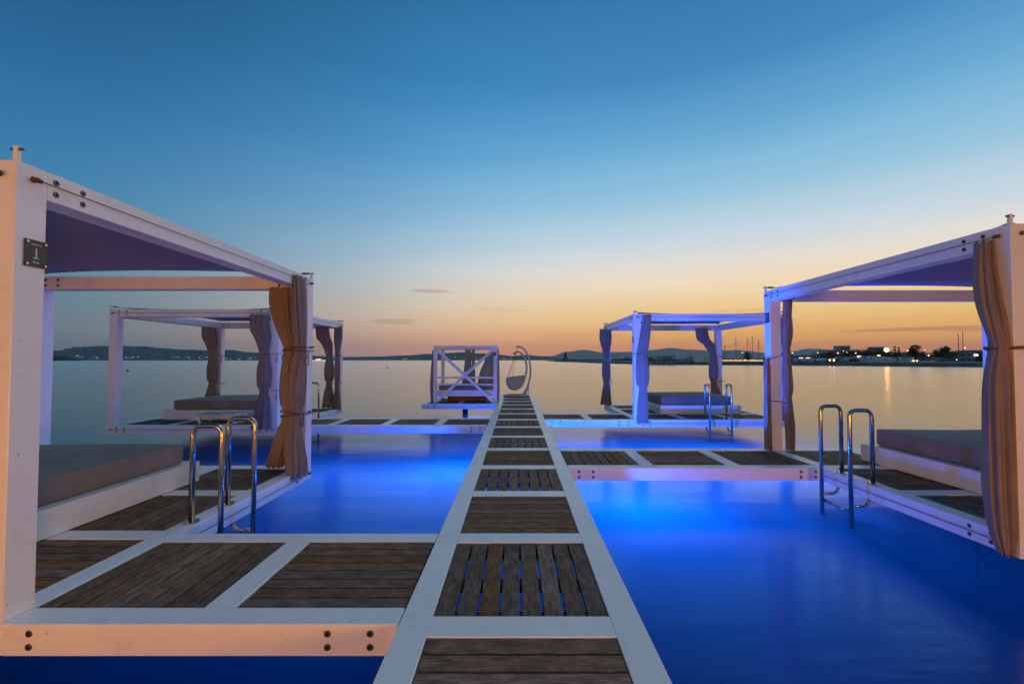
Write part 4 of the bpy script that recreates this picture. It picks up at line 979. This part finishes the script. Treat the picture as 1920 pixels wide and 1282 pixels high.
lamp(1662.5, 655.5, 150, .66, 'brightest street lamp on the right shore, glowing like a small sun', 16, (1,.55,.18))
for (px, py, Y, r, l, es, c_) in [(1486,661.5,200,.26,'small lamp at the left end of the car park',8,(1,.8,.5)),(1533.5,661,210,.24,'small lamp left of the bushy trees',6,(1,.9,.6)),(1571,661.5,210,.32,'yellow lamp in front of the hotel',7,(1,.75,.3)),(1581.5,658,230,.3,'dim lamp under the hotel tower',3,(1,.75,.3)),
    (1604.5,661.5,180,.2,'white lamp above the lit kiosk',12,(1,.95,.85)),(1646,666,170,.22,'left lamp of the pair left of the bright lamp',9,(1,.85,.5)),(1649.5,666,170,.22,'right lamp of the pair left of the bright lamp',9,(1,.85,.5)),(1703,656.5,190,.34,'pale lamp left of the round red brown tree',9,(1,.9,.7)),(1734,656,220,.26,'lamp right of the round red brown tree',5,(1,.8,.45)),(1741,666,140,.2,'lamp standing at the hedge end',9,(1,.85,.55)),
    (1793.5,674,118,.14,'low path lamp in front of the hedge',9,(1,.7,.35)),(1809.5,652,180,.26,'lamp between the flagpoles and the blue post',10,(1,.7,.4)),(1392,661,200,.26,'left lamp above the conical tree',5,(1,.9,.6)),(1412,675,200,.28,'low yellow lamp right of the conical tree',4,(1,.7,.1)),(1397,674,200,.25,'yellow lamp at the foot of the conical tree',5,(1,.75,.1)),(1379,674,200,.2,'green yellow lamp left of the conical tree',3,(.9,.8,.2)),(1212.5,673.5,190,.42,'orange lamp at the tip of the boulder mole',10,(1,.62,.2))]:
    lamp(px, py, Y, r, l, es, c_)
# flag poles
for (px, py, l) in [(1797.5,626,'shorter left flagpole by the right shore house'),(1806,622,'taller right flagpole by the right shore house')]:
    f = thing('flagpole', sp(px, 170), l, 'flagpole', 'flagpoles'); bm = bmesh.new(); z_ = from_px(px,py,170)[2]-QZ; tube(bm, [Vector((0,0,-.1)), Vector((0,0,z_))], lambda t: .14-.06*t, 8); add('pole', bm_mesh(bm,'pole','pole'), f, (0,0,0), world=False)
    bm = bmesh.new(); bmesh.ops.create_uvsphere(bm, u_segments=8, v_segments=6, radius=.16); add('finial', bm_mesh(bm,'finial','pole'), f, (0,0,z_), world=False)
# sailing yachts behind the mole: masts
for i, (px, py, l) in enumerate([(1353.5,632,'leftmost moored yacht beside the brown curtain'),(1359.5,647,'moored yacht with the shortest mast'),(1380,632,'moored yacht with a lone tall mast'),(1402,632,'moored yacht mast just left of the tallest'),(1411,629.5,'moored yacht with the tallest mast'),(1422.5,636,'rightmost moored yacht next to the blue post')]):
    Y = 260; top_ = from_px(px, py, Y)[2]-WZ
    boat((sp(px,Y)[0], Y-25+25, 0.2), 9, l, 'sailboat', .3+.1*i, mast=top_-.7, group='moored yachts')
# cars
def car_meshes():
    prof = [(-2.1,.35),(-2.15,.75),(-1.95,.92),(-1.35,.97),(-.75,1.42),(.55,1.45),(1.15,1.0),(1.95,.86),(2.15,.62),(2.12,.35)]
    bm = bmesh.new(); R_ = []
    for s, sc in ((-.85,.97),(-.80,1),(.80,1),(.85,.97)):
        R_.append([bm.verts.new((x_*sc, s*(.82 if z_ > 1.2 else 1), z_)) for x_, z_ in prof])
    for A, B in zip(R_, R_[1:]):
        for k in range(len(prof)-1): bm.faces.new([A[k], A[k+1], B[k+1], B[k]])
        bm.faces.new([A[-1], A[0], B[0], B[-1]])
    bm.faces.new(R_[0][::-1]); bm.faces.new(R_[-1])
    body = bm
    g = bmesh.new()
    for s in (-1,1):
        v = [g.verts.new(p) for p in [(-1.18,.82*s,1.0),(.98,.82*s,1.0),(.5,.715*s,1.38),(-.7,.715*s,1.38)]]; g.faces.new(v)
    for xx, dx in ((1.12,-.52),(-1.3,.5)):
        v = [g.verts.new(p) for p in [(xx+.03*(1 if xx>0 else -1),-.66,1.03),(xx+.03*(1 if xx>0 else -1),.66,1.03),(xx+dx,.6,1.40),(xx+dx,-.6,1.40)]]; g.faces.new(v)
    w = bmesh.new(); tube(w, [Vector((0,-.1,0)), Vector((0,.1,0))], .32, 12)
    return body, bm_mesh(g,'glass','bglass'), bm_mesh(w,'wheel','pole')
bb_, CG, CWH = car_meshes(); CB = bm_mesh(bb_, 'body', 'hull')
cols = {'white': (.65,.65,.63), 'silver': (.35,.36,.37), 'dark': (.03,.03,.035), 'grey': (.14,.14,.15)}
bodies = {}
for k_, v_ in cols.items():
    bmx_ = CB.copy(); bmx_.materials.clear(); bmx_.materials.append(mat(k_+'_car_paint', v_, .25)); bodies[k_] = bmx_
def car(px, Y, colr, label, rz, z=QZ, lights=False):
    c = thing('parked_car', sp(px, Y, z), label, 'car', 'cars on the right quay', rz)
    add('body', bodies[colr], c, (0,0,0), world=False); add('window', CG, c, (0,0,.004), world=False)
    for xx in (-1.35,1.35):
        for yy in (-.78,.78): add('wheel', CWH, c, (xx,yy,.32), world=False)
    if lights:
        m = mat('headlight_glow', (.5,.4,.3), .5, emit=(1,.6,.18), es=9)
        for yy in (-.6,.6):
            bm = bmesh.new(); bmesh.ops.create_uvsphere(bm, u_segments=10, v_segments=6, radius=.24); add('headlight', bm_mesh(bm,'hl',m,True), c, (2.12,yy,.72), world=False)
car(1488,168,'silver','silver car leftmost on the quay beside the lilac curtain',.2)
car(1500,166,'white','white car under the small left lamp',.1)
car(1508,172,'dark','dark car between two white cars at the left of the car park',2.9)
car(1519,163,'white','white car with warm lit bonnet',-.1)
car(1532,166,'dark','dark car in the middle of the left car row',.3)
car(1541,162,'white','white car left of the headlights',3.1)
car(1549,164,'dark','dark car immediately left of the headlights',.1)
car(1559.5,160,'grey','grey car facing the water with both headlights on',math.atan2(-1,-.69), lights=True)
car(1574,164,'dark','dark car right of the headlights',0)
car(1586,160,'silver','silver car in yellow light right of the headlights',.2)
car(1598,160,'dark','dark car left of the lit kiosk',0)
for i, (px, Y, Ln, l) in enumerate([(1570,185,7,'white motor boat on the hard behind the headlight car'),(1592,182,7,'white motor boat behind the silver car'),(1618,172,8,'white motor boat right of the lit kiosk'),(1634,168,8,'white motor boat with a tall cabin left of the bright lamp'),(1645,166,7,'white motor boat nearest below the bright lamp'),(1658,160,7,'low white boat just below the bright lamp'),(1672,158,6,'small white boat left of the standing person'),(1693,160,6.5,'small pale boat right of the standing person')]):
    boat(sp(px, Y, QZ+.3), Ln, l, 'boat', random.choice((.15,2.9,.4)), hh=.13, group='boats laid up on the right quay')
k_ = thing('kiosk', sp(1607,175), 'small kiosk with a bright white lit sign band', 'kiosk')
bm = bmesh.new(); bm_box(bm,-1.6,1.6,-1,1,0,2.0); add('wall', bm_mesh(bm,'wall','bwall'), k_, (0,0,0), world=False)
bm = bmesh.new(); bm_box(bm,-.75,.75,-1.06,-1.001,1.55+.4,1.95+.4); add('sign_band', bm_mesh(bm,'band','litw'), k_, (0,0,0), world=False)
bm = bmesh.new(); bm_box(bm,-1.8,1.8,-1.0,1.2,2.003,2.5); add('roof', bm_mesh(bm,'roof','quay'), k_, (0,0,0), world=False)
bm = bmesh.new(); bm_box(bm,-1.2,-.2,-1.06,-1.001,.8,1.5); add('window', bm_mesh(bm,'window','lit'), k_, (0,0,0), world=False)
# low lit strip wall behind the masts
lw = thing('quay_building', sp(1385, 230), 'long low dock building with warm lit strip below the masts', 'building')
bm = bmesh.new(); bm_box(bm,-13,13,-2,2,-.4,1.5); add('wall', bm_mesh(bm,'wall','bwall'), lw, (0,0,0), world=False)
for j in range(9):
    bm = bmesh.new(); bm_box(bm,-1.1,1.1,-.05,0,-.22,.22); add('window', bm_mesh(bm,'window',mat('lit_strip',(.3,.2,.1),.5,emit=(1,.5,.12),es=1.6)), lw, (-10+j*2.5,-2.001,.55), world=False)
# person
def person(px, Y, label):
    p = thing('person', sp(px, Y), label, 'person')
    vs = {'pelvis':(0,0,.95,.15),'spine':(0,0,1.2,.15),'chest':(0,0,1.38,.17),'neck':(0,0,1.53,.06),'head':(0,-.02,1.66,.10),'headt':(0,-.02,1.74,.09),
          'sl':(-.19,0,1.44,.06),'el':(-.25,.02,1.16,.048),'wl':(-.25,-.08,.92,.035),'sr':(.19,0,1.44,.06),'er':(.25,.02,1.16,.048),'wr':(.25,-.08,.92,.035),
          'hl':(-.10,0,.88,.10),'kl':(-.11,-.02,.48,.065),'al':(-.12,.02,.08,.045),'fl':(-.13,-.14,.04,.04),'hr':(.10,0,.88,.10),'kr':(.11,-.02,.48,.065),'ar':(.12,.02,.08,.045),'fr':(.13,-.14,.04,.04)}
    ed = [('pelvis','spine'),('spine','chest'),('chest','neck'),('neck','head'),('head','headt'),('chest','sl'),('sl','el'),('el','wl'),('chest','sr'),('sr','er'),('er','wr'),('pelvis','hl'),('hl','kl'),('kl','al'),('al','fl'),('pelvis','hr'),('hr','kr'),('kr','ar'),('ar','fr')]
    ks = list(vs); me = bpy.data.meshes.new('person'); me.from_pydata([vs[k][:3] for k in ks], [(ks.index(a), ks.index(b)) for a,b in ed], [])
    o = add('body', me, p, (0,0,0), world=False)
    sk = o.modifiers.new('skin','SKIN')
    for i, k in enumerate(ks): me.skin_vertices[0].data[i].radius = (vs[k][3], vs[k][3])
    me.skin_vertices[0].data[0].use_root = True
    o.modifiers.new('sub','SUBSURF').render_levels = 1; me.materials.append(mat('dark_clothes', (.03,.03,.035), .9))
person(1682.5, 146, 'person in dark clothes standing on the quay right of the bright lamp')

# ------------------------------------------------------------------ evening haze
HZ = bpy.data.materials.new('haze'); HZ.use_nodes = True; n = HZ.node_tree; n.nodes.clear()
pv = n.nodes.new('ShaderNodeVolumePrincipled'); pv.inputs['Color'].default_value = (.80,.90,1,1); pv.inputs['Density'].default_value = 5.2e-5; pv.inputs['Anisotropy'].default_value = 0
oo = n.nodes.new('ShaderNodeOutputMaterial'); n.links.new(pv.outputs[0], oo.inputs['Volume'])
bm = bmesh.new(); bm_box(bm, -12500, 12500, -12500, 12500, -5.3, 420)
setp(add('haze', bm_mesh(bm, 'haze', HZ)), kind='stuff')
